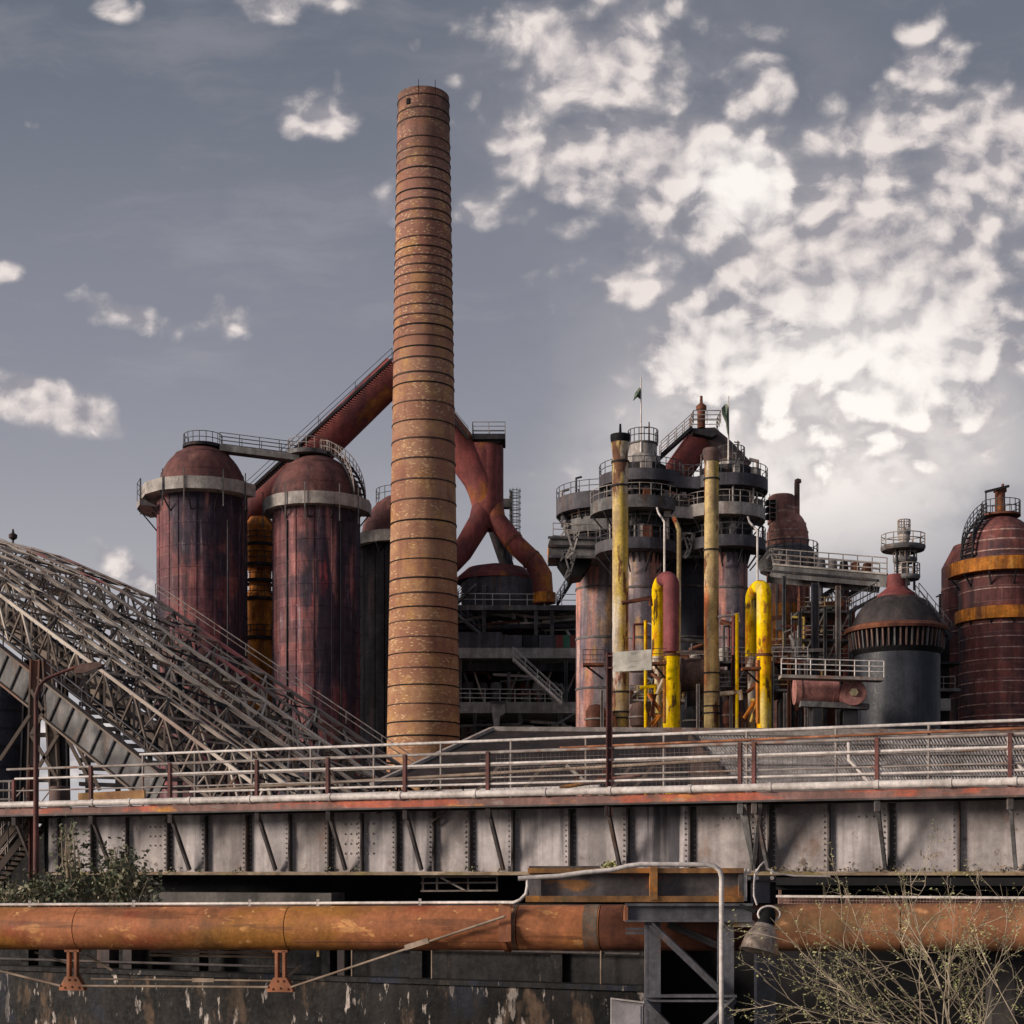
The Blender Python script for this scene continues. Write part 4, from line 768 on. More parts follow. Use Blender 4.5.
for (x0, y0, x1, y1, D_, r_, mt, lab) in ((640, 688, 655, 686, 107, .13, 'yellow', 'short level yellow pipe below the blank board'), (720, 694, 740, 692, 107, .16, 'oldyellow', 'short level tan pipe by the bright standpipe'), (622, 603, 650, 598, 107.5, .14, 'rust', 'rusty pipe slanting off the flaking yellow pipe'), (718, 617, 738, 614, 107.5, .09, 'palepipe', 'thin pale pipe joining the bright standpipe head'), (681, 640, 708, 642, 112, .16, 'mid', 'grey level pipe crossing behind the dull yellow pipe, upper of two'), (681, 652, 708, 652, 112, .12, 'rail', 'pale level pipe crossing behind the dull yellow pipe, lower of two')):
    m_ = MB(); m_.path([P(x0, y0, D_), P(x1, y1, D_), P(x1+1, y1+8, D_)], r_, 8); o = m_.build('branch_pipe', mt); tag(o, lab, 'pipe')
for (x, y0, lab) in ((602, 690, 'thin grey standing post by the stained cylinder'), (698, 684, 'thin grey standing post under the brown drum'), (785, 693, 'thin grey standing post under the dark drum'), (731, 696, 'thin grey standing post by the rusty pump'), (653, 690, 'thin pale standing post beneath the blank board')):
    m_ = MB(); m_.ibeam(P(x, 873, 107.5), P(x, y0, 107.5), .22, .22, .05); o = m_.build('steel_post', 'rail'); tag(o, lab, 'post')

# ------------------------------------------------------------------ horizontal drums
D = 113.
def drum(x0, x1, y, r, mat, lab, end='browndrum'):
    dm = T('gas_drum', lab, 'drum', P((x0+x1)/2, y, D)); a, b = P(x0, y, D), P(x1, y, D); rr = S(r, D)
    m_ = MB(); m_.tube(a, b, rr, n=36); m_.build('shell', mat, dm)
    for q in (a, b):
        m_ = MB(); m_.tube(q-Vector((.18, 0, 0)), q+Vector((.18, 0, 0)), rr*1.07, n=36); m_.build('rim', end, dm)
    m_ = MB(); m_.box(((a.x+b.x)/2, D, a.z/2-rr/2), (.6, 1.6, a.z-rr)); m_.build('saddle', 'dark', dm)
    return dm
drum(678, 702, 675, 17, 'browndrum', 'brown horizontal drum seen between the maroon topped loop and dull yellow pipe')
drum(772, 794, 681, 19, 'dark', 'dark horizontal drum hard against the all yellow loop pipe')
D = 102.5
dm = drum(797, 834, 691, 13, 'pinkdrum', 'faded red horizontal drum under the low railed walkway', 'pinkdrum')
fl = T('blank_flange', 'round red blanking flange with a cream hub beside the grey column', 'flange', P(854, 692, D-1))
a = P(853.5, 692.5, D-1.4); m_ = MB(); m_.tube(a, a+Vector((.12, .5, 0)), S(12.5, D), n=32); m_.build('disc', 'pinkdrum', fl)
m_ = MB(); m_.tube(a+Vector((0, -.25, 0)), a, S(4, D), n=6); m_.build('hub', 'cream', fl)
m_ = MB(); m_.tube(a+Vector((.1, .4, 0)), a+Vector((-1.5, 3, 0)), S(10, D), n=24); m_.build('stub', 'pinkdrum', fl)
m_ = MB(); m_.box((a.x, D, (a.z-1)/2), (.9, 1.2, a.z-1)); m_.build('saddle', 'dark', fl)
lw = T('low_walkway', 'pale railed walkway running level above the faded red drum', 'walkway', P(838, 680, D-2))
a, b = P(780, 677, D-2), P(882, 680, D-2); m_ = MB(); m_.bar(a, b, 1.2, .2); m_.build('deck', 'rail', lw); rail_mesh([a+Vector((0, -.55, .1)), b+Vector((0, -.55, .1))], 1.0, .9, 3, .04).build('railing', 'palepipe', lw)
m_ = MB(); m_.bar(P(800, 704, D-.5), P(868, 707, D-.5), .8, .35); o = m_.build('pipe_rack_beam', 'mid'); tag(o, 'grey rack beam under the faded red drum', 'beam')
D = 113.
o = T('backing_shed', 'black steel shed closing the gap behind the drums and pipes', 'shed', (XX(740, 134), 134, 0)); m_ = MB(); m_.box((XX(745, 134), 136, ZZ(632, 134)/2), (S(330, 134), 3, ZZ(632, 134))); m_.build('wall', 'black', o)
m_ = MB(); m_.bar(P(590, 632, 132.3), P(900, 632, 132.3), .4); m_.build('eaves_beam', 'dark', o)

# ------------------------------------------------------------------ rusty domed furnace
D = 124.
fu = T('domed_furnace', 'rust brown domed furnace with a thin flue, between the walkway cylinders and black tank', 'furnace', (XX(787, D), D, 0)); X = XX(787.5, D)
q = lambda *a: [(S(r, D), ZZ(y, D)) for r, y in a]
m_ = MB(); m_.lathe((X, D, 0), q((20.5, 873), (20.5, 572)), 40); m_.build('shaft', 'furnace', fu)
m_ = MB(); m_.lathe((X, D, 0), q((21, 549), (21, 543), (20.8, 538), (19.9, 531), (18.2, 525), (15.6, 519.5), (12, 515), (6, 512), (.1, 511.5)), 40, sharp=False); m_.build('dome', 'furnace', fu)
m_ = MB(); m_.lathe((XX(782, D), D, 0), q((14.5, 524), (14, 512), (14, 498), (11, 495.5), (.1, 494.5)), 32); m_.build('charging_drum', 'furnace', fu)
for y, r in ((541, 21.3), (533, 20.5), (524.5, 18.3)):
    m_ = MB(); m_.lathe((X, D, 0), q((r-.5, y+1), (r+.2, y+1), (r+.2, y-.4), (r-.5, y-.4)), 40); m_.build('band', 'seam', fu)
m_ = MB(); m_.lathe((X, D, 0), q((20.5, 575), (27, 572), (31, 560), (28, 556), (24, 549), (21, 547)), 40); m_.build('collar', 'mid', fu)
rail_mesh(arc((X, D), S(30, D), ZZ(559, D), -200, 20, 14), 1.1, 99, 2).build('railing', 'raildark', fu)
m_ = MB(); m_.tube(P(797, 535, D-.4), P(797, 483, D-.4), S(2.7, D), n=14); m_.lathe((XX(797, D), D-.4, 0), [(S(3.4, D), ZZ(484, D)), (S(3.4, D), ZZ(481, D)), (.01, ZZ(479.5, D))], 14); m_.build('flue', 'furnace', fu)
ladder_mesh(P(773, 545, D-1.7), P(773, 494, D-1.4), .5).build('ladder', 'rail', fu)
m_ = MB(); 
for k in range(3): m_.box(P(770.5, 503+k*7, D-1.0), (.7, .6, .38))
m_.build('access_hatch', 'black', fu)
m_ = MB(); m_.lathe((X, D, 0), q((22, 622), (22, 618), (20.4, 618)), 40); m_.lathe((X, D, 0), q((20.4, 648), (22, 648), (22, 644), (20.4, 643)), 40); m_.build('belt', 'rust', fu)
m_ = MB(); m_.lathe((X, D, 0), q((20.7, 643), (20.7, 606)), 40); m_.build('firebox', 'orange', fu)
for k in range(9):
    a = R(-168+k*19); d = Vector((math.cos(a), math.sin(a), 0)); o = Vector((X, D, 0))+d*S(21, D); m_ = MB(); m_.bar(o+Vector((0, 0, ZZ(644, D))), o+Vector((0, 0, ZZ(576, D))), .16); m_.build('rib', random.choice(['rust', 'furnace', 'rail']), fu)
for k, (x, y, mt) in enumerate(((785, 634, 'orange'), (776, 628, 'paleband'), (791, 632, 'orange'), (800, 634, 'paleband'), (786, 624, 'orange'), (795, 626, 'paleband'), (773, 636, 'orange'))):
    m_ = MB(); dx = (x-787.5)/20.5; m_.box((XX(x, D), D-S(20.5, D)*math.sqrt(max(.05, 1-dx*dx))-.08, ZZ(y, D)), (.42, .2, .8)); m_.build('panel', mt, fu)
# gantry conveyor bridge
D = 113.
ga = T('gantry_bridge', 'grey steel gantry bridge with railings leading from the furnace towards the black tank', 'bridge', P(830, 585, D))
a, b = P(773, 571, D+3), P(887, 581, D-2)
m_ = MB(); m_.bar(a, b, .1, S(12.5, D)); m_.build('girder', 'mid', ga)
off = Vector((.0, 2.2, 0)); m_ = MB(); m_.bar(a+off, b+off, .1, S(12.5, D)); m_.build('girder', 'mid', ga)
m_ = MB(); m_.bar(a+off/2+Vector((0, 0, .1)), b+off/2+Vector((0, 0, .1)), 2.2, .15); m_.build('deck', 'dark', ga)
for o_ in (Vector((0, 0, 0)), off): rail_mesh([a+o_+Vector((0, 0, S(6.5, D))), b+o_+Vector((0, 0, S(6.5, D)))], 1.15, 1.1, 3, .04).build('railing', 'rail', ga)
m_ = MB(); m_.bar(a+Vector((0, -.12, S(6.5, D))), b+Vector((0, -.12, S(6.5, D))), .25, .12); m_.build('top_rail_beam', 'paleband', ga)
for k in range(9):
    q_ = (a+off/2).lerp(b+off/2, (k+.6)/10)+Vector((0, 0, .9)); m_ = MB(); m_.lathe(q_, [(.02, .5), (.28, .4), (.34, -.2), (.2, -.9)], 10); m_.build('roller_head', random.choice(['mid', 'dark', 'rail', 'rust']), ga)
for (x, y0, mt, lab, ww) in ((838, 586, 'rail', 'tall pale grey column under the gantry bridge', .34), (815, 583, 'greyband', 'stouter grey column behind the pale one under the gantry bridge', .5), (784, 576, 'mid', 'short grey column where the gantry bridge meets the furnace', .25)):
    m_ = MB(); m_.ibeam(P(x, 873, D), P(x, y0, D), ww, ww, .06); o = m_.build('gantry_column', mt); tag(o, lab, 'column')
ic = T('inclined_conveyor', 'dark rust inclined conveyor sloping up beneath the gantry bridge', 'conveyor', P(835, 610, D+4))
a, b = P(808, 622, D+4), P(872, 582, D+4)
for o_ in (Vector((0, 0, 0)), Vector((0, 1.6, 0))):
    m_ = MB(); m_.bar(a+o_, b+o_, .2, .3); m_.build('chord', 'dark', ic); m_ = MB(); m_.bar(a+o_+Vector((0, 0, 1.3)), b+o_+Vector((0, 0, 1.3)), .2, .2); m_.build('chord', 'dark', ic)
    lattice_mesh(a+o_, b+o_, a+o_+Vector((0, 0, 1.3)), b+o_+Vector((0, 0, 1.3)), 8, .1).build('lattice', 'mid', ic)
m_ = MB(); m_.bar(a+Vector((0, .8, .2)), b+Vector((0, .8, .2)), 1.5, .2); m_.build('belt_deck', 'rust', ic)
for (x, y0, y1, r_, mt, lab) in ((846, 590, 873, 3.2, 'duct', 'upright dark red pipe behind the pale gantry column'), (822, 600, 873, 1.6, 'oldyellow', 'upright dull yellow pipe between the furnace and pale gantry column'), (853, 612, 873, 2.2, 'rust', 'upright rusty pipe by the black tank collar')):
    m_ = MB(); m_.path([P(x, y1, D+6), P(x, y0, D+6), P(x+4, y0-6, D+6)], S(r_, D+6), 12); o = m_.build('riser_pipe', mt); tag(o, lab, 'pipe')
sh = T('furnace_shed', 'rusty flat roofed shed squeezed beneath the inclined conveyor', 'shed', P(830, 700, D+8))
m_ = MB(); c = P(829, 608, D+9); m_.box((c.x, c.y, c.z/2), (S(34, D), 3, c.z)); m_.build('wall', 'rust', sh); m_ = MB(); m_.box((c.x, c.y, c.z+.1), (S(36, D), 3.4, .2)); m_.build('roof', 'dark', sh)
lw2 = T('low_walkway', 'short pale railed walkway crossing before the furnace shaft', 'walkway', P(800, 652, D))
a, b = P(771, 652, D), P(822, 651, D); m_ = MB(); m_.bar(a, b, 1, .25); m_.build('deck', 'rail', lw2); rail_mesh([a, b], -1.2, 1.1, 2, .05).build('hanger_frame', 'rail', lw2)
rail_mesh([a+Vector((0, 0, .1)), P(800, 651.5, D)+Vector((0, 0, .1))], .8, 1.1, 2, .03).build('railing', 'oldyellow', lw2)

# ------------------------------------------------------------------ black domed tank
D = 108.
bt = T('black_tank', 'black domed tank with ribbed rusty collar and a slender turret on top', 'tank', (XX(897, D), D, 0)); X = XX(897, D)
q = lambda *a: [(S(r, D), ZZ(y, D)) for r, y in a]
m_ = MB(); m_.lathe((X, D, 0), q((42, 873), (42, 655)), 56); m_.build('shell', 'blacktank', bt)
m_ = MB(); m_.lathe((X, D, 0), q((41, 658), (44.5, 652), (44.5, 632), (48, 632)), 56); m_.build('neck_band', 'black', bt)
for k in range(30):
    a = R(-190+k*200/29); d = Vector((math.cos(a), math.sin(a), 0)); o = Vector((X, D, 0)); m_ = MB()
    m_.prism([o+d*S(45, D)+Vector((0, 0, ZZ(651, D))), o+d*S(46, D)+Vector((0, 0, ZZ(651, D))), o+d*S(48.5, D)+Vector((0, 0, ZZ(633, D))), o+d*S(45, D)+Vector((0, 0, ZZ(635, D)))], Vector((-math.sin(a), math.cos(a), 0))*.1); m_.build('rib', 'browndrum' if k % 3 else 'mid', bt)
m_ = MB(); m_.lathe((X, D, 0), q((44, 633), (51, 633.5), (52, 631), (50, 628.5), (44, 626.5)), 56); m_.build('collar', 'rust', bt)
m_ = MB(); m_.lathe((X, D, 0), q((45, 627), (42.5, 621), (39.5, 614), (35, 607.5), (29, 602), (22, 598.3), (18, 597)), 56, sharp=False); m_.build('dome', 'blackdome', bt)
m_ = MB(); m_.lathe((X, D, 0), q((20.5, 599), (19.5, 595), (14, 591), (10.5, 588), (9.5, 575), (.1, 575)), 40); m_.build('cone', 'duct', bt)
tu = T('tank_turret', 'slender pale turret with stacked round platforms crowning the black tank', 'turret', (XX(904, D), D, ZZ(582, D))); X = XX(904, D)
m_ = MB(); m_.lathe((X, D, 0), q((6, 585), (6, 575), (5, 575), (5, 540), (6, 540), (6, 534), (4, 532), (4, 529), (1, 528), (.7, 519), (.1, 519)), 20); m_.tube(P(904, 532, D), P(904, 519, D), .09, .05, 6); m_.build('body', 'paleband', tu)
for (y, r, cx) in ((578, 13, 907), (561, 12, 905), (549, 22, 903), (534, 6.5, 904)):
    Xp = XX(cx, D); m_ = MB(); m_.lathe((Xp, D, 0), [(S(3, D), ZZ(y+2, D)), (S(r-1, D), ZZ(y+2, D)), (S(r, D), ZZ(y, D)), (S(r, D), ZZ(y-2.5, D)), (S(3, D), ZZ(y-2.5, D))], 20); pf_ = m_.build('platform', 'mid', tu)
    rail_mesh(arc((Xp, D), S(r-.4, D), ZZ(y-2.5, D), 0, 360, 14), .75, 99, 2, .035).build('railing', 'rail', pf_)
for a in (-140, -90, -40, 10):
    d = Vector((math.cos(R(a)), math.sin(R(a)), 0)); m_ = MB(); m_.bar(Vector((X, D, ZZ(590, D)))+d*S(11, D), Vector((X, D, ZZ(551, D)))+d*S(11, D), .13); m_.build('leg', 'dark', tu)
stt = T('steel_stair', 'dark steel stair sloping down the black tank dome towards the red stove', 'stair', P(935, 615, D-2))
stair(stt, P(919, 598, D-2), P(952, 638, D-2), (0, .9, 0), 12, 'dark', 'raildark')
stt = T('steel_stair', 'thin dark stair bridging from the shed pipes to the black tank cone', 'stair', P(862, 600, D))
stair(stt, P(849, 612, D+1), P(877, 597, D+1), (0, .8, 0), 8, 'dark', 'raildark')
an = T('tank_annex', 'dark annex with ledges on the flank of the black tank', 'annex', P(944, 720, D+3))
for (x0, x1, y0, y1, mt, nm) in ((930, 948, 640, 873, 'black', 'wall'), (932, 956, 690, 693, 'mid', 'ledge'), (932, 956, 664, 666, 'dark', 'ledge'), (936, 947, 700, 712, 'paleband', 'vent_box')):
    a_, b_ = P(x0, y0, D+2), P(x1, y1, D+2); m_ = MB(); dd = 2.2 if nm == 'ledge' else (1.9 if nm == 'vent_box' else 1.6); m_.box(((a_.x+b_.x)/2, D+2+(0 if nm != 'wall' else .4), (a_.z+b_.z)/2), (abs(a_.x-b_.x), dd, abs(a_.z-b_.z))); m_.build(nm, mt, an)
rail_mesh([P(932, 690, D+1), P(955, 690, D+1)], .9, .7, 2).build('railing', 'rail', an)

# ------------------------------------------------------------------ red stoves at the edge
D = 122.
rs_ = T('hot_stove', 'tall red oxide stove with two orange ring walkways, beyond the black tank', 'stove', (XX(1001, D), D, 0)); X = XX(1001, D)
q = lambda *a: [(S(r, D), ZZ(y, D)) for r, y in a]
m_ = MB(); m_.lathe((X, D, 0), q((41, 873), (41, 562), (39, 560)), 64); m_.build('shell', 'redstove', rs_)
m_ = MB(); m_.lathe((X, D, 0), [(S(38.5*math.cos(k*PI/24), D), ZZ(562-46*math.sin(k*PI/24), D)) for k in range(12)]+[(.02, ZZ(516, D))], 64, sharp=False); m_.build('dome', 'redstove', rs_)
for y in (556, 545, 535):
    r = 38.5*math.cos(math.asin((562-y)/46)); m_ = MB(); m_.lathe((X, D, 0), q((r-1, y+1), (r+.5, y+1), (r+.3, y-.3), (r-1, y-.3)), 64); m_.build('band', 'seam', rs_)
for y in (582, 594, 628, 641, 652, 663, 674, 685, 696, 707, 718, 729):
    m_ = MB(); m_.lathe((X, D, 0), q((40.8, y+.9), (41.4, y+.9), (41.4, y-.2), (40.8, y-.2)), 64); m_.build('band', 'seam', rs_)
gallery(rs_, 1001, D, 52, 565, 578, 40, 'orange', -195, 15, 14, railing=False, brackets=7)
gallery(rs_, 1001, D, 45, 612, 624, 41, 'orange', -195, 15, 14, railing=False, brackets=7)
m_ = MB(); m_.lathe((XX(1000, D), D, 0), q((7, 522), (5, 516), (5, 492), (6.5, 492), (6.5, 489), (.1, 487)), 16); m_.tube(P(1002, 488, D), P(1003, 484, D), .1, n=6); m_.build('lantern', 'rust', rs_)
m_ = MB(); m_.bar(P(985, 492, D-.5), P(1009, 486, D-.5), .18); m_.build('crane_arm', 'dark', rs_)
m_ = MB(); m_.tube(P(986, 513, D-.5), P(986, 491, D-.5), .06, n=5); m_.build('hoist_line', 'dark', rs_)
m_ = MB(); m_.lathe((XX(1001, D), D, 0), q((5, 517), (19, 517), (19, 515), (5, 515)), 24); pf_ = m_.build('platform', 'rust', rs_)
rail_mesh(arc((XX(1001, D), D), S(18.5, D), ZZ(515, D), 0, 360, 18), 1.0, 99, 2).build('railing', 'raildark', pf_)
# stair wrapped over the dome
cs = T('curved_stair', 'railed stair arching over the dome of the red oxide stove', 'stair', P(965, 540, D-1))
def onr(p, az, ex=.35):
    rr = S(38.5, D)+ex; zz = (ZZ(516, D)-ZZ(562, D))+ex
    return Vector((X+rr*math.sin(R(p))*math.cos(R(az)), D+rr*math.sin(R(p))*math.sin(R(az)), ZZ(562, D)+zz*math.cos(R(p))))
qa = [onr(p, 192, .35) for p in range(30, 100, 7)]; qb = [onr(p, 214, .35) for p in range(30, 100, 7)]
for q_ in (qa, qb):
    m_ = MB(); m_.path(q_, .1, 6); m_.build('stringer', 'dark', cs); rail_mesh(q_, 1.0, 99, 3).build('railing', 'raildark', cs)
m_ = MB()
for a, b in zip(resample(qa, .5), resample(qb, .5)): m_.bar(a, b, .3, .06)
m_.build('stair_treads', 'dark', cs)
D = 130.
rb_ = T('hot_stove', 'red oxide vessel tucked behind the tall red stove, facing the black tank', 'stove', (XX(978, D), D, 0))
m_ = MB(); m_.lathe((XX(978, D), D, 0), [(S(35.5, D), 0), (S(35.5, D), ZZ(568, D)), (S(24, D), ZZ(546, D)), (.02, ZZ(544, D))], 48); m_.build('shell', 'redstove', rb_)
for y in (590, 612, 634, 656, 678, 700): m_ = MB(); m_.lathe((XX(978, D), D, 0), [(S(35.4, D), ZZ(y+.8, D)), (S(36, D), ZZ(y+.8, D)), (S(36, D), ZZ(y-.4, D)), (S(35.4, D), ZZ(y-.4, D))], 48); m_.build('band', 'seam', rb_)
m_ = MB(); m_.tube(P(940, 660, 119), P(940, 594, 119), .1, n=6); m_.tube(P(936, 597, 119), P(943, 594, 119), .06, n=5); o = m_.build('lamp_mast', 'dark'); tag(o, 'thin dark mast standing between the black tank and the red stoves', 'mast')

# ------------------------------------------------------------------ pipework racks that crowd the furnace feet
def rack(label, x0, x1, levels, D, seed, dep, npipe, tone):
    rnd = random.Random(seed); root = T('pipe_rack', label, 'pipe rack', P((x0+x1)/2, 735, D), 'pipe racks round the furnace feet')
    n_ = max(2, int((x1-x0)/26)); xs = [x0+(x1-x0)*i/n_ for i in range(n_+1)]
    for x in xs:
        for dy in (0, dep):
            m_ = MB(); m_.ibeam(P(x, 873, D)+Vector((0, dy, 0)), P(x, levels[0]-rnd.uniform(0, 8), D)+Vector((0, dy, 0)), .22, .22, .05); m_.build('column', rnd.choice(tone), root)
    for y in levels:
        a, b = P(x0-2, y, D), P(x1+2, y+rnd.uniform(-1, 1), D)
        m_ = MB(); m_.bar(a+Vector((0, dep/2, 0)), b+Vector((0, dep/2, 0)), dep, .16); m_.build('deck', rnd.choice(tone), root)
        rail_mesh([a+Vector((0, .05, .08)), b+Vector((0, .05, .08))], .95, rnd.uniform(.8, 1.3), 3, .034).build('railing', rnd.choice(['palepipe', 'rail', 'rail', 'oldyellow']), root)
    for k in range(npipe):
        y = rnd.choice(levels); x = rnd.uniform(x0, x1); r_ = rnd.choice([.06, .09, .14, .2]); dy = rnd.uniform(.2, dep); m_ = MB()
        if rnd.random() < .5:
            p = P(x, y, D)+Vector((0, dy, .1)); L = rnd.uniform(1, 3.4); m_.path([p, p+Vector((0, 0, L)), p+Vector((rnd.uniform(-1.2, 1.2), .2, L+rnd.uniform(0, .5)))], r_, 9)
        else:
            p = P(x0, y-rnd.uniform(1, 14), D)+Vector((rnd.uniform(0, 1), dy, 0)); q_ = P(x1, y-rnd.uniform(1, 14), D)+Vector((-rnd.uniform(0, 1.5), dy, 0)); m_.path([p, q_, q_+Vector((.2, 0, -rnd.uniform(.5, 2)))], r_, 9)
        m_.build('service_pipe', rnd.choice(['rust', 'mid', 'rail', 'paleband', 'oldyellow', 'duct', 'raildark']), root)
    for i in range(n_):
        if rnd.random() < .8: m_ = MB(); m_.bar(P(xs[i], levels[-1], D), P(xs[i+1], levels[0], D), .09); m_.build('brace', rnd.choice(['rail', 'mid']), root)
    for k in range(int(npipe/2)):
        y = rnd.choice(levels); x = rnd.uniform(x0+2, x1-2); m_ = MB(); s_ = rnd.uniform(.25, .5); c = P(x, y, D)+Vector((0, rnd.uniform(.4, dep), .1)); m_.lathe(c, [(.02, s_*2.6), (s_*.7, s_*2.4), (s_, s_*1.9), (s_, .3), (s_*1.2, .3), (s_*1.2, 0)], 14); m_.build('valve_body', rnd.choice(['rust', 'mid', 'browndrum', 'paleband']), root)
rack('two-storey pipe rack with pale railings between the rusty furnace and the black tank', 800, 850, [612, 640, 664], 114.5, 31, 3.0, 20, ['mid', 'rail', 'greyband'])
rack('low pipe rack before the furnace shaft, beside the all yellow loop pipe', 772, 806, [662, 690], 111, 32, 2.2, 12, ['mid', 'rust', 'rail'])
rack('low pipe rack with valves between the two tall yellowish vent pipes', 628, 704, [668, 700], 114, 33, 2.0, 22, ['mid', 'greyband', 'rail'])
rack('low pipe rack with valves between dull yellow vent pipe and all yellow loop', 718, 748, [662, 692], 113.5, 34, 2.0, 10, ['mid', 'rust', 'rail'])
# ------------------------------------------------------------------ inclined truss bridges of the skip hoist
LAT = Vector((-20, -32, 0)).normalized()*4.4
TOPS = [P(-40, 533, 112), P(60, 557, 106), P(152, 597, 101), P(455, 803, 86)]
down = Vector((0, 0, -1))
TONES = ['trusspale', 'truss', 'dark']
def mixed(m_, bars, rnd, w):
    for p, q in bars:
        m_.cur = rnd.choice([0, 0, 1, 1, 1, 2]); m_.bar(p, q, w*rnd.uniform(.8, 1.15))
def truss(k, name_label, wdt, depth, mats, npan):
    rnd = random.Random(60+k)
    root = T('inclined_truss', name_label, 'truss', TOPS[2]+LAT*k, 'inclined trusses of the hoist')
    wv = LAT.normalized()*wdt; base = [p+LAT*k for p in TOPS]; dv = down*depth
    for nm, o, mt, ww in (('top_chord', Vector(), mats[0], .2), ('top_chord', wv, mats[0], .17), ('bottom_chord', dv, mats[1], .18), ('bottom_chord', wv+dv, mats[1], .18)):
        q = [p+o for p in base]; m_ = MB()
        for a, b in zip(q, q[1:]): m_.bar(a, b, ww*.7, ww)
        m_.build(nm, mt, root)
    side, far, plan, low, sway = [], [], [], [], []
    for a, b, n_ in zip(base, base[1:], npan):
        L = lambda f: a.lerp(b, f)
        for i in range(n_):
            f0, f1, fm = i/n_, (i+1)/n_, (i+.5)/n_
            for o, lst in ((Vector(), far), (wv, side)):
                lst += [(L(f0)+o, L(fm)+o+dv), (L(fm)+o+dv, L(f1)+o), (L(f0)+o, L(f0)+o+dv)]
            plan += [(L(f0), L(f0)+wv), (L(f0), L(f1)+wv) if i % 2 else (L(f0)+wv, L(f1))]
            low += [(L(fm)+dv, L(fm)+wv+dv), (L(f0)+dv, L(f1)+wv+dv) if i % 2 == 0 else (L(f0)+wv+dv, L(f1)+dv)]
            sway += [(L(f0), L(f0)+wv+dv)]
    for nm, bars, w_ in (('lattice', side, .1), ('lattice', far, .1), ('cross_brace', plan, .1), ('cross_brace', low, .11), ('sway_lattice', sway, .07)):
        m_ = MB(); mixed(m_, bars, rnd, w_); m_.build(nm, TONES, root)
    m_ = MB()
    for a, b in zip(base, base[1:]):
        o = wv*.5+down*(depth+.1); m_.bar(a+o, b+o, .5, .05)
    m_.build('cable_tray', 'black', root)
truss(0, 'rearmost inclined truss with red flaked chord and a handrail against the stoves', 2.6, 2.0, ('trussred', 'truss', 'truss'), (4, 4, 12))
truss(1, 'second inclined truss down from the red flaked one, with thin pale chords and dense bracing', 2.6, 2.1, ('trusspale', 'dark', 'truss'), (4, 4, 12))
truss(2, 'third inclined truss down from the red flaked one, with pale yellowed chords', 2.6, 2.2, ('trusspale', 'dark', 'truss'), (4, 4, 11))
truss(3, 'lowest inclined truss, pale yellowed, just above the grey plate girder', 2.4, 2.2, ('trusspale', 'truss', 'truss'), (4, 4, 11))
hr = T('handrail', 'thin handrail following the red flaked chord of the rearmost truss', 'handrail', TOPS[2])
o = Vector((0, 0, .2))-LAT.normalized()*.3
rail_mesh([p+o for p in TOPS[2:]], .7, 3.2, 2, .035).build('rails', 'rail', hr)
for k in range(3):    # hanging braces that tie neighbouring trusses together
    tb = T('sway_brace', ['pale crossing braces between the two rear trusses', 'pale crossing braces between the middle trusses', 'pale crossing braces between the two lowest trusses'][k], 'brace', TOPS[2]+LAT*(k+.5))
    for (a, b, n_) in ((TOPS[0], TOPS[1], 5), (TOPS[1], TOPS[2], 5), (TOPS[2], TOPS[3], 17)):
        for i in range(n_):
            p = a.lerp(b, (i+random.uniform(.1, .6))/n_); q = a.lerp(b, min(1, (i+random.uniform(.9, 1.5))/n_))
            m_ = MB(); m_.bar(p+LAT*k+LAT.normalized()*2.6+down*random.choice([0, 2]), q+LAT*(k+1)+down*random.choice([0, 2]), .085)
            m_.bar(q+LAT*k+LAT.normalized()*2.6+down*random.choice([0, 2]), p+LAT*(k+1)+down*random.choice([0, 2]), .085)
            m_.build('strut', random.choice(['trusspale', 'trusspale', 'truss', 'dark']), tb)
# cables and guide rails lying over the trusses
for k in range(4):
    kk = .4+k*.9; dz = Vector((0, 0, random.uniform(.1, .7)))
    m_ = MB(); m_.path([p+LAT*kk+dz for p in TOPS], random.uniform(.04, .06), 6); o = m_.build('guide_rail', random.choice(['rail', 'trusspale', 'truss'])); tag(o, 'thin guide rail running down over the inclined trusses', 'rail', 'guide rails over the trusses')
# grey plate girder under the lowest truss
pg = T('plate_girder', 'grey plate girder with dark stiffeners sloping below the trusses', 'girder', P(70, 700, 78))
a, b = P(-40, 632, 83), P(160, 792, 76)
m_ = MB(); m_.bar(a, b, .12, 1.5); m_.build('web', 'mid', pg)
d_, s_, u_ = frame(b-a)
for sg in (1, -1): m_ = MB(); m_.bar(a+u_*.77*sg, b+u_*.77*sg, .45, .1); m_.build('flange', 'truss', pg)
for k in range(15):
    p = a.lerp(b, (k+.5)/15); m_ = MB(); m_.bar(p+u_*.72+Vector((0, -.12, 0)), p-u_*.72+Vector((0, -.12, 0)), .09); m_.build('stiffener', 'dark', pg)
rail_mesh([a+u_*.8, b+u_*.8], 1.0, 1.6, 2, .04).build('railing', 'raildark', pg)
# second plate girder further in
pg = T('plate_girder', 'darker plate girder tucked behind the grey one under the trusses', 'girder', P(110, 700, 82))
a, b = P(-20, 600, 90), P(220, 790, 82); m_ = MB(); m_.bar(a, b, .12, 1.5); m_.build('web', 'truss', pg)
for k in range(18): p = a.lerp(b, (k+.5)/18); m_ = MB(); m_.bar(p+Vector((0, -.15, .7)), p+Vector((0, -.15, -.7)), .1); m_.build('stiffener', 'dark', pg)
ls = T('louvred_screen', 'dark horizontal slat screen with light between slats under the trusses', 'screen', P(130, 720, 90))
for x in (88, 118, 150, 180): m_ = MB(); m_.bar(P(x, 800, 90), P(x, 660, 90), .25); m_.build('post', 'dark', ls)
m_ = MB()
for k in range(15): m_.bar(P(80, 672+k*8, 90), P(190, 676+k*8, 90), .5, .22)
m_.build('slats', 'dark', ls)
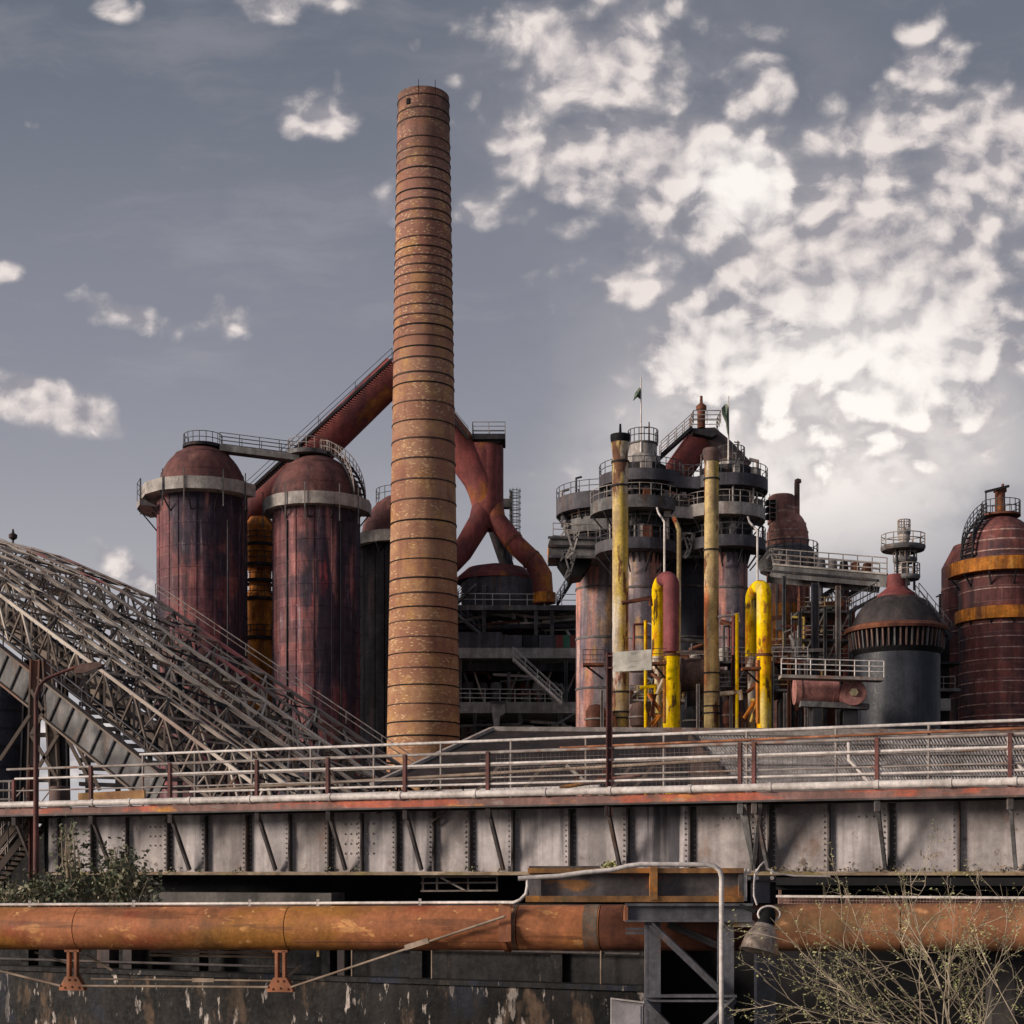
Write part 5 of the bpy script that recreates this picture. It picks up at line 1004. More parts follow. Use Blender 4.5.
# support tower
tw = T('support_tower', 'riveted lattice tower holding up the upper end of the trusses', 'tower', P(45, 780, 80))
legs = [(30, 80, 36), (60, 80, 48), (22, 86, 30), (66, 86, 62)]
for (x, Dd, x2) in legs: m_ = MB(); m_.ibeam(P(x, 873, Dd), P(x2, 660, Dd), .5, .5, .08); m_.build('leg', 'truss' if Dd == 80 else 'dark', tw)
for y in (690, 735, 780): m_ = MB(); m_.bar(P(31, y, 80), P(58, y, 80), .22); m_.build('crossbeam', 'truss', tw)
for (x0, y0, x1, y1) in ((31, 735, 56, 690), (31, 690, 57, 735), (31, 780, 58, 735), (31, 735, 58, 780), (58, 720, 94, 790), (62, 716, 100, 790), (0, 760, 30, 715)):
    m_ = MB(); m_.bar(P(x0, y0, 79.8), P(x1, y1, 79.8), .16); m_.build('brace', 'truss', tw)
dt = T('dark_tank', 'black riveted tank behind the lattice tower legs', 'tank', (XX(0, 92), 92, 0)); X = XX(0, 92)
m_ = MB(); m_.lathe((X, 92, 0), [(S(28, 92), 0), (S(28, 92), ZZ(700, 92)), (S(24, 92), ZZ(690, 92)), (.02, ZZ(684, 92))], 40); m_.build('shell', 'coolerdark', dt)
for y in (712, 730, 748, 768): m_ = MB(); m_.lathe((X, 92, 0), [(S(28, 92), ZZ(y+1, 92)), (S(28.8, 92), ZZ(y+1, 92)), (S(28.8, 92), ZZ(y-.5, 92)), (S(28, 92), ZZ(y-.5, 92))], 40); m_.build('band', 'dark', dt)
rail_mesh(arc((X, 92), S(27, 92), ZZ(698, 92), -180, 0, 10), 1.1, 99, 2).build('railing', 'raildark', dt)
# little beacon on the truss peak
bc = T('beacon', 'small dark beacon on a stalk at the truss peak', 'beacon', P(13, 545, 107)); m_ = MB(); m_.tube(P(13, 548, 107), P(13, 536, 107), .07, n=6); m_.build('stalk', 'dark', bc)
m_ = MB(); m_.lathe((XX(13, 107), 107, 0), [(.1, ZZ(540, 107)), (.28, ZZ(538, 107)), (.3, ZZ(535, 107)), (.1, ZZ(533, 107)), (.05, ZZ(529, 107))], 10); m_.build('lamp', 'dark', bc)

# ------------------------------------------------------------------ roofs in the middle distance
D = 74.
hr_ = T('hip_roofed_shed', 'long shed with a dark tarred hip roof and pale ridge behind the bridge railings', 'building', (XX(720, D), D+6, 0))
Ra, Rb = P(492, 729, D+6), P(1150, 733, D+6); Ea, Eb = P(372, 785, D), P(1180, 805, D); Ec = P(360, 785, D+14); Ed = P(1180, 805, D+12)
m_ = MB(); m_.add([Ra, Rb, Eb, Ea, Ec, Ed], [(0, 1, 2, 3), (0, 3, 4), (0, 4, 5, 1)]); m_.build('roof', 'roofdark', hr_)
m_ = MB(); m_.bar(Ra, Rb, .35, .22); m_.build('ridge_cap', 'rail', hr_)
m_ = MB(); m_.bar(Ra, Ea, .3, .2); m_.build('hip_cap', 'rail', hr_)
m_ = MB(); m_.box((XX(770, D), D+6.5, ZZ(800, D)/2), (S(780, D), 10, ZZ(800, D))); m_.build('wall', 'roofdark', hr_)
for k in range(9):
    x = 500+k*22; m_ = MB(); m_.bar(P(x, 765, D-.5), P(x+random.choice([-30, 25, 40]), 800, D-.5), .14); m_.build('raking_strut', random.choice(['truss', 'rust', 'dark', 'trusspale']), hr_)
D = 63.
sr = T('corrugated_shed', 'shed with a broad grey corrugated lean-to roof behind the bridge railings', 'building', (XX(900, D), D+5, 0))
ra, rb2, eb, ea = P(690, 736, D+7), P(1180, 738, D+7), P(1200, 812, D), P(757, 812, D)
m_ = MB(); n_ = 150
for i in range(n_):      # corrugations as ridges running down the slope
    f0, f1, f2 = i/n_, (i+.5)/n_, (i+1)/n_
    t0, t1, t2 = (ra.lerp(rb2, f) for f in (f0, f1, f2)); q0, q1, q2 = (ea.lerp(eb, f) for f in (f0, f1, f2)); up_ = Vector((0, -.03, .09))
    m_.add([t0, q0, q1+up_, t1+up_], [(0, 1, 2, 3)]); m_.add([t1+up_, q1+up_, q2, t2], [(0, 1, 2, 3)])
m_.build('roof', 'roof', sr)
m_ = MB()
for k in range(1, 7):
    a_, b_ = ra.lerp(ea, k/7), rb2.lerp(eb, k/7); m_.bar(a_+Vector((0, -.05, .1)), b_+Vector((0, -.05, .1)), .12, .05)
m_.build('sheet_lap', 'roof', sr)
m_ = MB(); m_.bar(ra+Vector((0, 0, .1)), rb2+Vector((0, 0, .1)), .4, .16); m_.build('ridge_cap', 'rail', sr)
m_ = MB(); m_.bar(ra, ea, .16, .3); m_.build('barge_board', 'roofdark', sr)
m_ = MB(); m_.prism([ra, ea, Vector((ea.x, ea.y, 0)), Vector((ra.x, ra.y, 0))], (.3, 0, 0)); m_.build('gable_wall', 'roofdark', sr)
m_ = MB(); m_.box((XX(960, D), D+.3, ZZ(813, D)/2), (S(390, D), .3, ZZ(813, D))); m_.build('wall', 'roofdark', sr)

# ------------------------------------------------------------------ riveted girder bridge
A0 = P(0, 873, 55.); B0 = P(1024, 873, 40.7)
BU = Vector((B0.x-A0.x, B0.y-A0.y, 0)).normalized(); BN = Vector((BU.y, -BU.x, 0))
if BN.y > 0: BN = -BN
def GP(px, off=0.0, h=0.0):
    a = A0+BN*off; k = (px-512)/F
    s = (k*a.y-a.x)/(BU.x-k*BU.y); q = a+BU*s
    return Vector((q.x, q.y, ZC+h))
def GY(px, py, off=0.0):
    q = GP(px, off); q.z = ZC+(H0-py)*q.y/F; return q
OV = 1.25
gb = T('girder_bridge', 'long riveted grey plate girder bridge with a peeling orange deck edge', 'bridge', GP(512, 0, -.1))
XL, XR = 49, 1420
def gbar(name, off, h0, h1, th, mat, x0=XL, x1=XR):
    m_ = MB(); a, b = GP(x0, off, (h0+h1)/2), GP(x1, off, (h0+h1)/2); m_.bar(a, b, th, h1-h0); return m_.build(name, mat, gb)
gbar('bottom_flange', .0, -.06, .0, .62, 'flange')
gbar('bottom_flange', .06, .0, .04, .3, 'flange')
gbar('top_flange', 0, 1.86, 1.92, .5, 'dark')
m_ = MB(); a, b = GP(-30, OV/2-2.4, 1.97), GP(XR, OV/2-2.4, 1.97); m_.bar(a, b, OV+4.8, .1); m_.build('deck', 'dark', gb)
m_ = MB(); m_.bar(GP(-30, OV, 2.03), GP(XR, OV, 2.03), .1, .22); m_.build('deck_edge', 'edge', gb)
m_ = MB(); m_.bar(GP(-30, OV+.02, 1.90), GP(XR, OV+.02, 1.90), .16, .05); m_.build('deck_edge_lip', 'girderdark', gb)
m_ = MB(); m_.bar(GP(XL, -4.6, .95), GP(XR, -4.6, .95), .06, 1.9); m_.build('web', 'black', gb)
for k, x in enumerate((80, 230, 380, 560, 720, 900)):
    m_ = MB(); m_.ibeam(GP(x, -.1, 1.0), GP(x, -.1, 1.0)-BN*4.4, 1.6, .3); m_.build('cross_girder', 'black', gb)
stiff = [59, 92, 127, 168, 206, 247, 290, 329, 362, 397, 434, 470, 513, 570, 628, 690, 757, 769, 829, 889, 959, 1034, 1112, 1196, 1288, 1388]
m_ = MB(); rnd = random.Random(3); cuts = [XL]+stiff[1:]+[XR]
for x0, x1 in zip(cuts, cuts[1:]):
    m_.cur = rnd.choice([0, 0, 1, 2]); a, b = GP(x0, 0, .95), GP(x1, 0, .95); tl = BN*rnd.uniform(-.012, .012)
    m_.bar(a+tl, b-tl, .04, 1.82)
m_.build('web', ['girder', 'girderrun', 'girderrust'], gb)
for i, x in enumerate(stiff):
    m_ = MB(); m_.bar(GP(x, .11, .05), GP(x, .11, 1.84), .05, .17, up=tuple(BN)); 
    if i % 2: m_.bar(GP(x, .035, .05)+BU*.09, GP(x, .035, 1.84)+BU*.09, .16, .025, up=tuple(BN))
    m_.cur = 1
    for z in [.18+j*.15 for j in range(11)]:
        for dx in (-.14, .15):
            c = GP(x, .022, z)+BU*dx; m_.tube(c, c+BN*.04, .032, .018, 6)
    m_.build('stiffener', ['girderdark', 'girder'], gb)
m_ = MB()
for x0, n1, n2 in ((345, 4, 6), (722, 1, 3), (858, 1, 3), (1008, 1, 4), (150, 3, 3), (465, 4, 2)):
    for i in range(n1):
        for j in range(n2):
            c = GP(x0, .022, 1.5-.3*i)+BU*(.2*j); m_.tube(c, c+BN*.045, .035, .02, 6)
m_.build('rivet_rows', 'girder', gb)
posts = [14, 91, 170, 257, 328, 405, 488, 607, 740, 754, 877, 1010, 1150, 1300, 1415]
for x in posts:
    m_ = MB(); top = GP(x, OV-.05, 1.88); q = GP(x, OV-.05, 0); s_ = (q-A0).dot(BU); foot = A0+BU*s_+BN*.18+Vector((0, 0, .1))
    if x in (740, 754): foot = foot+BU*.1
    m_.bar(top, foot, .09, .12); m_.bar(top+Vector((0, 0, .05)), top-Vector((0, 0, .3)), .13); m_.build('knee_brace', 'mid' if x > 700 else 'girderdark', gb)
for x, dx in ((745, .25), (760, -.2)):
    m_ = MB(); m_.bar(GP(x, OV-.1, 1.85), GP(x, .25, .1)+BU*dx, .1, .16); m_.build('bracket_plate', 'mid', gb)
# moss and rubble on the flange
def clump(name, pts, mat, lab, cat, s=.05, n=14):
    m_ = MB()
    for p in pts:
        for k in range(n):
            c = p+Vector((random.gauss(0, .12), random.gauss(0, .05), abs(random.gauss(0, .07)))); d = Vector((random.gauss(0, 1), random.gauss(0, 1), random.gauss(0, 1))).normalized()*s; e = d.orthogonal().normalized()*s*.6
            m_.add([c-d, c+e, c+d, c-e], [(0, 1, 2, 3)])
    o = m_.build(name, mat); tag(o, lab, cat); return o
clump('moss', [GP(x, .2, .05) for x in (135, 150, 176, 200, 240, 330, 352, 470, 500)], 'leaf', 'sparse dull moss growing on the bottom flange near the girder end', 'moss')['kind'] = 'stuff'
clump('moss', [GP(x, .2, .05) for x in (780, 800, 812, 845, 880, 884, 900, 930, 970, 1000, 1020)], 'flange', 'ochre dried moss growing on the bottom flange above the tan shrub', 'moss')['kind'] = 'stuff'
clump('weed', [GP(610, .25, .12), GP(611, .25, .2), GP(608.5, .25, .08)], 'bud', 'small pale weed clump at a brace foot on the girder', 'weed', .06, 40)

# deck pipe and near railing
m_ = MB(); m_.tube(GP(-30, OV+.1, 2.26), GP(XR, OV+.1, 2.26), .105, n=14); pass
dp = T('deck_pipe', 'pale pipe running along the orange edge of the bridge deck', 'pipe', GP(512, OV+.1, 2.26))
m_ = MB(); m_.tube(GP(-30, OV+.1, 2.26), GP(XR, OV+.1, 2.26), .105, n=14); m_.build('pipe_run', 'palepipe', dp)
for x in (38, 93, 130, 190, 250, 330, 400, 475, 545, 610, 690, 770, 877, 950, 1015):
    m_ = MB(); c = GP(x, OV+.1, 2.26); m_.tube(c-BU*.05, c+BU*.05, .125, n=14); m_.build('joint_collar', 'palepipe', dp)
nr = T('bridge_railing', 'near bridge railing with brown posts and fine wire mesh above the pale deck pipe', 'railing', GP(512, OV-.1, 2.08))
for x in posts:
    if x == 607: continue
    m_ = MB(); top_h = 3.48 if x > 30 else 3.1
    m_.bar(GP(x, OV-.1, 2.0), GP(x, OV-.1, top_h), .1, .12, up=tuple(BN)); m_.build('post', 'rustpost', nr)
for h, x0, mt, r_ in ((3.45, 7, 'rail', .042), (3.13, 15, 'palepipe', .04), (2.73, 15, 'rail', .025), (2.55, 190, 'palepipe', .036)):
    m_ = MB(); m_.tube(GP(x0, OV-.12, h), GP(XR, OV-.12, h), r_, n=8); m_.build('rail', mt, nr)
xs = [480]+[x for x in posts if x > 490]
for x0, x1 in zip(xs, xs[1:]):
    if x1-x0 < 20: continue
    m_ = MB(); a, b = GP(x0, OV-.18, 0), GP(x1, OV-.18, 0); n_ = int((b-a).length/.13)
    for i in range(n_+1):
        c = a.lerp(b, i/n_); m_.bar(c+Vector((0, 0, 2.36)), c+Vector((0, 0, 3.4)), .009)
    for j in range(9): z = Vector((0, 0, 2.36+j*.13)); m_.bar(a+z, b+z, .009)
    m_.build('wire_mesh', 'wire', nr)
for x in (849, 1009): m_ = MB(); m_.path([GP(x, OV-.2, 3.46), GP(x, OV-.2, 2.95), GP(x, OV-.2, 2.95)+BU*.65+Vector((0, 0, -.75))], .05, 8); m_.build('cranked_stay', 'palepipe', nr)
# far railing
OF = -4.5
fr = T('bridge_railing', 'far bridge railing of thin pale rails rising above the near one', 'railing', GP(512, OF, 2.08))
for x in (143, 195, 252, 311, 374, 441, 511, 586, 664, 747, 836, 929, 1030):
    m_ = MB(); m_.tube(GP(x, OF, 2.0), GP(x, OF, 4.3), .045, n=6); m_.build('post', 'rail', fr)
for h, mt, r_, x0 in ((4.3, 'palepipe', .05, 140), (3.95, 'rail', .03, 140), (3.5, 'rail', .038, 143), (2.9, 'rail', .034, 143)):
    m_ = MB(); m_.tube(GP(x0, OF, h), GP(XR, OF, h), r_, n=8); m_.build('rail', mt, fr)
m_ = MB(); m_.tube(GP(560, OF+.15, 3.98), GP(XR, OF+.15, 4.12), .04, n=8); m_.build('rusty_pipe', 'hanger', fr)
for (x0, h0, x1, h1, r_, mt, lab) in ((110, 2.35, 600, 2.5, .09, 'palepipe', 'pale pipe lying along the bridge deck behind the railing'), (200, 2.7, 720, 3.2, .05, 'rod', 'tan pipe sagging across the bridge deck, above the pale pipe'), (560, 2.5, 640, 2.85, .06, 'edge', 'short red pipe propped on the bridge deck near the tall rusty post')):
    m_ = MB(); m_.tube(GP(x0, -.6, h0), GP(x1, -1.2, h1), r_, n=8); o = m_.build('loose_pipe', mt); tag(o, lab, 'pipe')
dd = T('deck_drum', 'dark brown steel drum standing on the bridge deck', 'drum', GP(60, -.8, 2.05)); c = GP(60, -.8, 0)
m_ = MB(); m_.lathe((c.x, c.y, ZC), [(.34, 2.03), (.34, 2.45), (.36, 2.46), (.34, 2.48), (.34, 2.95), (.3, 2.97), (.01, 2.96)], 20); m_.build('body', 'browndrum', dd)
m_ = MB(); m_.bar(GP(79, -.6, 2.5), GP(145, -.6, 2.55), .08, .42); o = m_.build('deck_board', 'plank'); tag(o, 'weathered ochre board standing on edge along the bridge deck', 'board')
m_ = MB()
for k in range(60):
    x = random.uniform(200, 470); c = GP(x, random.uniform(-3.5, .5), 2.05+random.uniform(0, .25)); d = Vector((random.gauss(0, 1), random.gauss(0, .6), random.gauss(0, .25))).normalized()*random.uniform(.3, 1.4); m_.bar(c-d, c+d, random.uniform(.03, .08))
o = m_.build('scrap_rods', 'truss'); tag(o, 'tangle of scrap rods strewn over the bridge deck', 'scrap'); o['kind'] = 'stuff'
# tall post with blank board
sp_ = T('board_post', 'tall rust brown post carrying a blank pale board above the bridge', 'sign', GP(609, OV-.1, 2.0))
m_ = MB(); m_.ibeam(GP(609, OV-.1, 1.6), GY(609.5, 652, OV-.1), .17, .2, .03); m_.build('post', 'rustpost', sp_)
a, b, c, d = GY(613, 652.5, OV), GY(652, 649.5, OV), GY(652, 670, OV), GY(614, 672, OV)
m_ = MB(); m_.prism([a, b, c, d], BN*.04); m_.build('board', 'board', sp_)
for y in (656, 668): m_ = MB(); m_.bar(GY(606, y, OV-.02), GY(651, y-2, OV-.02), .06, .04); m_.build('batten', 'rustpost', sp_)

# street lamp
DL = 49.
la = T('street_lamp', 'street lamp with a flat dusty head on a curved rusty arm before the trusses', 'street lamp', P(36, 873, DL))
m_ = MB(); m_.path([P(36, 880, DL), P(36, 696, DL), P(39, 686, DL), P(46, 679, DL), P(60, 673, DL), P(76, 667, DL)], [.09, .065, .06, .055, .05, .05], 10); m_.build('post', 'rustpost', la)
m_ = MB(); h0, h1 = P(74, 671, DL), P(103, 664, DL); up = Vector((0, 0, 1))
m_.prism([P(74, 669, DL-.15), P(80, 664, DL-.15), P(97, 661.5, DL-.15), P(103, 664, DL-.15), P(100, 667, DL-.15), P(84, 673, DL-.15), P(75, 673, DL-.15)], (0, .32, 0)); m_.build('lamp_head', 'browndrum', la)
m_ = MB(); m_.prism([P(79, 672, DL-.1), P(98, 667, DL-.1), P(96, 670, DL-.1), P(84, 675, DL-.1)], (0, .22, 0)); m_.build('lamp_cover', 'board', la)

# ------------------------------------------------------------------ beneath the bridge
UW = T('underbridge_wall', 'added black wall that keeps the space beneath the bridge dark', 'wall', GP(512, -6.5, -5))
m_ = MB(); m_.bar(GP(-60, -6.5, -1.7), GP(1500, -6.5, -1.7), .4, 6.6); m_.build('dark_backing', 'black', UW)  # black wall added to make the space under the deck read dark
RW = T('retaining_wall', 'dark peeling concrete retaining wall behind the orange pipe', 'wall', GP(300, .5, -5))
def rwbar(name, x0, x1, off, y0, y1, th, mat):
    a, b = GP(x0, off), GP(x1, off); D_ = GP((x0+x1)/2, off).y; h = (H0-(y0+y1)/2)*D_/F; hh = abs(y1-y0)*D_/F
    m_ = MB(); a.z = b.z = ZC+h; m_.bar(a, b, th, hh); return m_.build(name, mat, RW)
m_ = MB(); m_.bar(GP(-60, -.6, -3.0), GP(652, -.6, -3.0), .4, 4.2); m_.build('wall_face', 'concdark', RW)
m_ = MB(); m_.bar(GP(130, -.2, -.84), GP(338, -.2, -.84), .8, .44); m_.build('coping', 'ledge', RW)
m_ = MB(); m_.bar(GP(-60, .55, -4.3), GP(652, .55, -4.3), .9, 2.1); m_.build('plinth', 'concpeel', RW)
m_ = MB(); m_.bar(GP(-60, .75, -3.18), GP(652, .75, -3.18), .7, .14); m_.build('plinth_ledge', 'conc', RW)
m_ = MB(); m_.bar(GP(352, .1, -2.6), GP(652, .1, -2.6), .5, 1.1); m_.build('upper_course', 'conc', RW)
for x, wd, mt in ((30, .3, 'concdark'), (108, .5, 'blackdome'), (132, .35, 'blackdome'), (200, .3, 'conc'), (330, .3, 'conc'), (345, .25, 'blackdome'), (420, .4, 'conc'), (560, .35, 'conc')):
    m_ = MB(); m_.bar(GP(x, .3, -1.4), GP(x, .3, -3.2), wd, .5, up=tuple(BN)); m_.build('buttress', mt, RW)
for x0, x1, h, r_ in ((-40, 640, -2.05, .05), (150, 640, -2.25, .04), (-40, 300, -2.9, .045)):
    m_ = MB(); m_.tube(GP(x0, .62, h), GP(x1, .62, h), r_, n=8); m_.build('wall_pipe', 'girderdark', RW)
for x in (352, 432, 601): m_ = MB(); m_.tube(GP(x, .7, -1.9), GP(x, .7, -3.4), .03, n=6); m_.build('wall_pipe', 'rod', RW)
PW = T('brick_pier', 'dark pier and recess behind the trestle and tan shrub', 'pier', GP(900, -2, -5))
m_ = MB(); m_.bar(GP(640, -2.2, -3.1), GP(1500, -2.2, -3.1), .4, 4.3); m_.build('recess_wall', 'black', PW)  # black face stands in for the shade of the open recess
m_ = MB(); a = GP(1000, 2.5, 0); m_.box((a.x, a.y, ZC-4), (.55, .5, 3.6)); m_.build('pillar', 'ledge', PW)
m_ = MB(); a = GP(765, 1.0, 0); m_.box((a.x, a.y, ZC-3.5), (.5, .5, 4)); m_.build('column', 'coolerdark', PW)
rb3 = T('panel_railing', 'small pale panel railing peeping out beneath the girder', 'railing', GP(460, -1, -.3))
for x in (423, 437, 468, 497): m_ = MB(); m_.bar(GY(x, 891, -1), GY(x, 875, -1), .06); m_.build('post', 'rail', rb3)
for y in (877, 883, 891): m_ = MB(); m_.bar(GY(421, y, -1), GY(498, y-.5, -1), .05); m_.build('rail', 'rail', rb3)
m_ = MB(); m_.bar(GY(440, 877, -1), GY(466, 891, -1), .05); m_.build('brace', 'palepipe', rb3)
# mesh fence beyond the right half
mf = T('mesh_fence', 'brown wire mesh fence panels in the gap between girder and orange pipe', 'fence', GP(900, .6, -1))
for x in (780, 840, 847, 904, 911, 978, 1040): m_ = MB(); m_.bar(GP(x, .6, -1.9), GP(x, .6, -.36), .07); m_.build('post', 'black' if x in (840, 911) else 'fence', mf)
for h, mt in ((-.62, 'palepipe'), (-.38, 'black'), (-.42, 'black')): m_ = MB(); m_.bar(GP(775, .62, h), GP(1450, .62, h), .05, .06); m_.build('rail', mt, mf)
for x0, x1 in ((780, 840), (847, 904), (911, 978), (978, 1040)):
    m_ = MB(); a, b = GP(x0, .58, 0), GP(x1, .58, 0); n_ = int((b-a).length/.08)
    for i in range(n_+1): c = a.lerp(b, i/n_); m_.bar(c+Vector((0, 0, -1.5)), c+Vector((0, 0, -.64)), .014)
    for j in range(11): z = Vector((0, 0, -1.5+j*.086)); m_.bar(a+z, b+z, .014)
    m_.build('wire_mesh', 'fence', mf)
m_ = MB(); m_.bar(GP(778, .3, -1.1), GP(1450, .3, -1.1), .06, .95); m_.build('backing_sheet', 'browndrum', mf)
m_ = MB(); m_.bar(GP(770, .9, -.22), GP(1450, .9, -.22), .35, .2); o = m_.build('service_beam', 'black'); tag(o, 'black service beam slung under the girder above the mesh fence', 'beam')

# ------------------------------------------------------------------ orange pipeline
PA, PB = P(-70, 928.5, 42.4), P(1120, 927, 36.2); PB = PA+(PB-PA)*1.4; PU = (PB-PA).normalized(); PN = Vector((PU.y, -PU.x, 0))
if PN.y > 0: PN = -PN
PR = .555
def pipe_at(px, off=0.0):
    a = PA+PN*off; k = (px-512)/F; dx, dy = PU.x, PU.y; s = (k*a.y-a.x)/(dx-k*dy); return a+PU*s
pp = T('orange_pipeline', 'thick orange oxide pipeline on king-post hangers along the concrete wall', 'pipeline', pipe_at(300))
joints = [82, 291, 520, 602, 760, 900]
ends = [None]+joints+[None]; matsq = ['pipe', 'pipe', 'pipe', 'pipe', 'pipegrey', 'rust', 'pipe']
for k in range(len(ends)-1):
    a = PA if ends[k] is None else pipe_at(ends[k]); b = PB if ends[k+1] is None else pipe_at(ends[k+1])
    m_ = MB(); m_.tube(a+PU*.012, b-PU*.012, PR, n=56); m_.build('pipe_section', ['pipe', 'pipe', 'pipe', 'pipe', 'rust', 'pipedull', 'pipedull'][k], pp)
for x in joints:
    c = pipe_at(x); m_ = MB(); m_.tube(c-PU*.02, c+PU*.02, PR-.02, n=56); m_.build('joint', 'black', pp)
for x0, x1 in ((516, 519), (586, 601)):
    m_ = MB(); m_.tube(pipe_at(x0), pipe_at(x1)-PU*.02, PR+.008, n=56); m_.build('bare_band', 'pipegrey', pp)
m_ = MB(); q0 = pipe_at(522)+PN*(PR*.72)-Vector((0, 0, PR*.66)); q1 = pipe_at(572)+PN*(PR*.72)-Vector((0, 0, PR*.66)); m_.bar(q0, q1, .02, .025); m_.build('weld_bead', 'rust', pp)
q0 = pipe_at(300)+PN*(PR*.80)-Vector((0, 0, PR*.58)); q1 = pipe_at(505)+PN*(PR*.80)-Vector((0, 0, PR*.58)); m_ = MB(); m_.bar(q0, q1, .02, .025); m_.build('weld_bead', 'rust', pp)
def hanger(x):
    c = pipe_at(x, .1); e = Vector((0, 0, 1))
    m_ = MB()
    for s in (-.1, .1): m_.bar(c+PU*s-e*(PR+.02), c+PU*s-e*1.28, .075, .16, up=tuple(PN))
    m_.bar(c-e*(PR+.02)-PU*.2, c-e*(PR+.02)+PU*.2, .16, .06); m_.build('hanger_post', 'hanger', pp)
    m_ = MB(); b0 = c-e*1.6+PN*.1; m_.prism([b0-PU*.34, b0+PU*.34, b0+PU*.34+e*.08, b0+PU*.17+e*.36, b0-PU*.17+e*.36, b0-PU*.34+e*.08], -PN*.2)
    for dx, dz in ((-.2, .08), (.2, .08), (0, .1), (-.08, .28), (.08, .28)): q = b0+PU*dx+e*dz; m_.tube(q, q+PN*.03, .03, n=6)
    m_.build('hanger_shoe', 'hanger', pp)
    m_ = MB(); m_.bar(c-e*1.25+PU*.1-PN*.1, c-e*.95+PU*.42-PN*.3, .07); m_.build('stay', 'rod', pp)
    return b0+e*.12
h1 = hanger(73); h2 = hanger(281)
def rod(a, b, nm='tie_rod', r=.032, mt='rod'):
    m_ = MB(); m_.tube(a, b, r, n=8); m_.build(nm, mt, pp)
hL = pipe_at(-60, .3)-Vector((0, 0, .72)); bk_ = pipe_at(505, .8)+Vector((0, 0, .3))
rod(h1-PU*.3, hL); rod(h1+PU*.3, h2-PU*.3); rod(h1+PU*.3+Vector((0, .9, .12)), h2-PU*.3+Vector((0, .9, .1)), r=.026); rod(h2+PU*.3, bk_)
rod(h1-PU*.3+Vector((0, 1.0, .5)), hL+Vector((2.2, 1., .05)), r=.03); rod(h1+PU*.2+Vector((0, .8, .75)), h1+PU*.95+Vector((0, .8, .35)), r=.035)
q = h2.lerp(bk_, .62); m_ = MB(); d = (bk_-h2).normalized(); m_.bar(q-d*.32, q+d*.32, .06, .13); m_.build('turnbuckle', 'rod', pp)
q = (h1+PU*.3+Vector((0, .9, .12))).lerp(h2-PU*.3+Vector((0, .9, .1)), .62); m_ = MB(); m_.bar(q-PU*.3, q+PU*.3, .05, .1); m_.build('turnbuckle', 'rod', pp)
m_ = MB(); c = pipe_at(505, PR+.03); m_.bar(c+Vector((0, 0, .6)), c-Vector((0, 0, .32)), .3, .07, up=tuple(PN)); m_.bar(c+PU*.12+PN*.06-Vector((0, 0, .3)), c+PU*.12+PN*.06+Vector((0, 0, .1)), .1, .1, up=tuple(PN)); m_.build('bracket_plate', 'hanger', pp)
c = pipe_at(508); m_ = MB(); m_.tube(c-PU*.05, c+PU*.05, PR+.05, n=56); m_.build('clamp_ring', 'pipe', pp)
m_ = MB(); m_.tube(pipe_at(150, -.6)-Vector((0, 0, .62)), pipe_at(282, -.6)-Vector((0, 0, .66)), .035, n=8); m_.tube(pipe_at(150, -.6)-Vector((0, 0, .72)), pipe_at(282, -.6)-Vector((0, 0, .76)), .035, n=8); m_.build('twin_conduit', 'rod', pp)
m_ = MB(); m_.bar(pipe_at(318, 0)-Vector((0, 0, .56)), pipe_at(318, 0)-Vector((0, 0, .72)), .06); m_.build('drain_cock', 'oldyellow', pp)
# pale conduit on the pipe and over the trestle
DC = 36.4
cn = T('pale_conduit', 'slim pale conduit following the pipeline top and climbing over the rusted beam', 'conduit', pipe_at(300))
c0, c1 = pipe_at(-60, .05)+Vector((0, 0, PR+.07)), pipe_at(496, .05)+Vector((0, 0, PR+.07))
m_ = MB(); m_.path([c0, c1, P(514, 902.5, DC), P(520, 900, DC), P(526, 894, DC), P(527.5, 886, DC), P(527.5, 877.5, DC)], .038, 10); m_.build('lower_run', 'palepipe', cn)
m_ = MB(); m_.path([P(518, 878.5, DC), P(560, 876, DC), P(584, 872.5, DC), P(612, 870, DC), P(628, 866, DC), P(640, 864.3, DC), P(680, 864.5, DC), P(706, 864.8, DC), P(714, 866, DC), P(719.5, 870, DC), P(721.5, 877, DC), P(721.5, 1040, DC)], .055, 12); m_.build('upper_run', 'palepipe', cn)
for x in (134, 318, 30, 250, 420): q = pipe_at(x, .05)+Vector((0, 0, PR)); m_ = MB(); m_.bar(q, q+Vector((0, 0, .17)), .07); m_.build('clip', 'palepipe', cn)

# ------------------------------------------------------------------ trestle and rusted beam
DT = 37.2
rbm = T('rusted_beam', 'short deep rusted I-beam resting on the trestle beneath the girder', 'beam', P(636, 905, DT))
def fb(root, name, x0, x1, y0, y1, Df, dep, mat):
    m_ = MB(); a, b = P(x0, y0, Df), P(x1, y1, Df); m_.box(((a.x+b.x)/2, Df+dep/2, (a.z+b.z)/2), (abs(a.x-b.x), dep, abs(a.z-b.z))); return m_.build(name, mat, root)
fb(rbm, 'top_flange', 528, 744, 868, 873, DT-.1, .5, 'rustflange'); fb(rbm, 'web', 529, 743, 873, 896, DT+.12, .05, 'rustbeam'); fb(rbm, 'bottom_flange', 526, 744, 896, 902, DT-.12, .5, 'rustflange')
fb(rbm, 'stiffener', 529, 541, 873, 896, DT-.05, .17, 'rustbeam'); fb(rbm, 'stiffener', 650, 657.5, 862, 900, DT-.16, .25, 'rustflange'); fb(rbm, 'stiffener', 739, 743, 873, 896, DT-.05, .17, 'rustbeam')
for x in (744.5, 770):
    for y in (876, 880, 884, 888): 
        pass
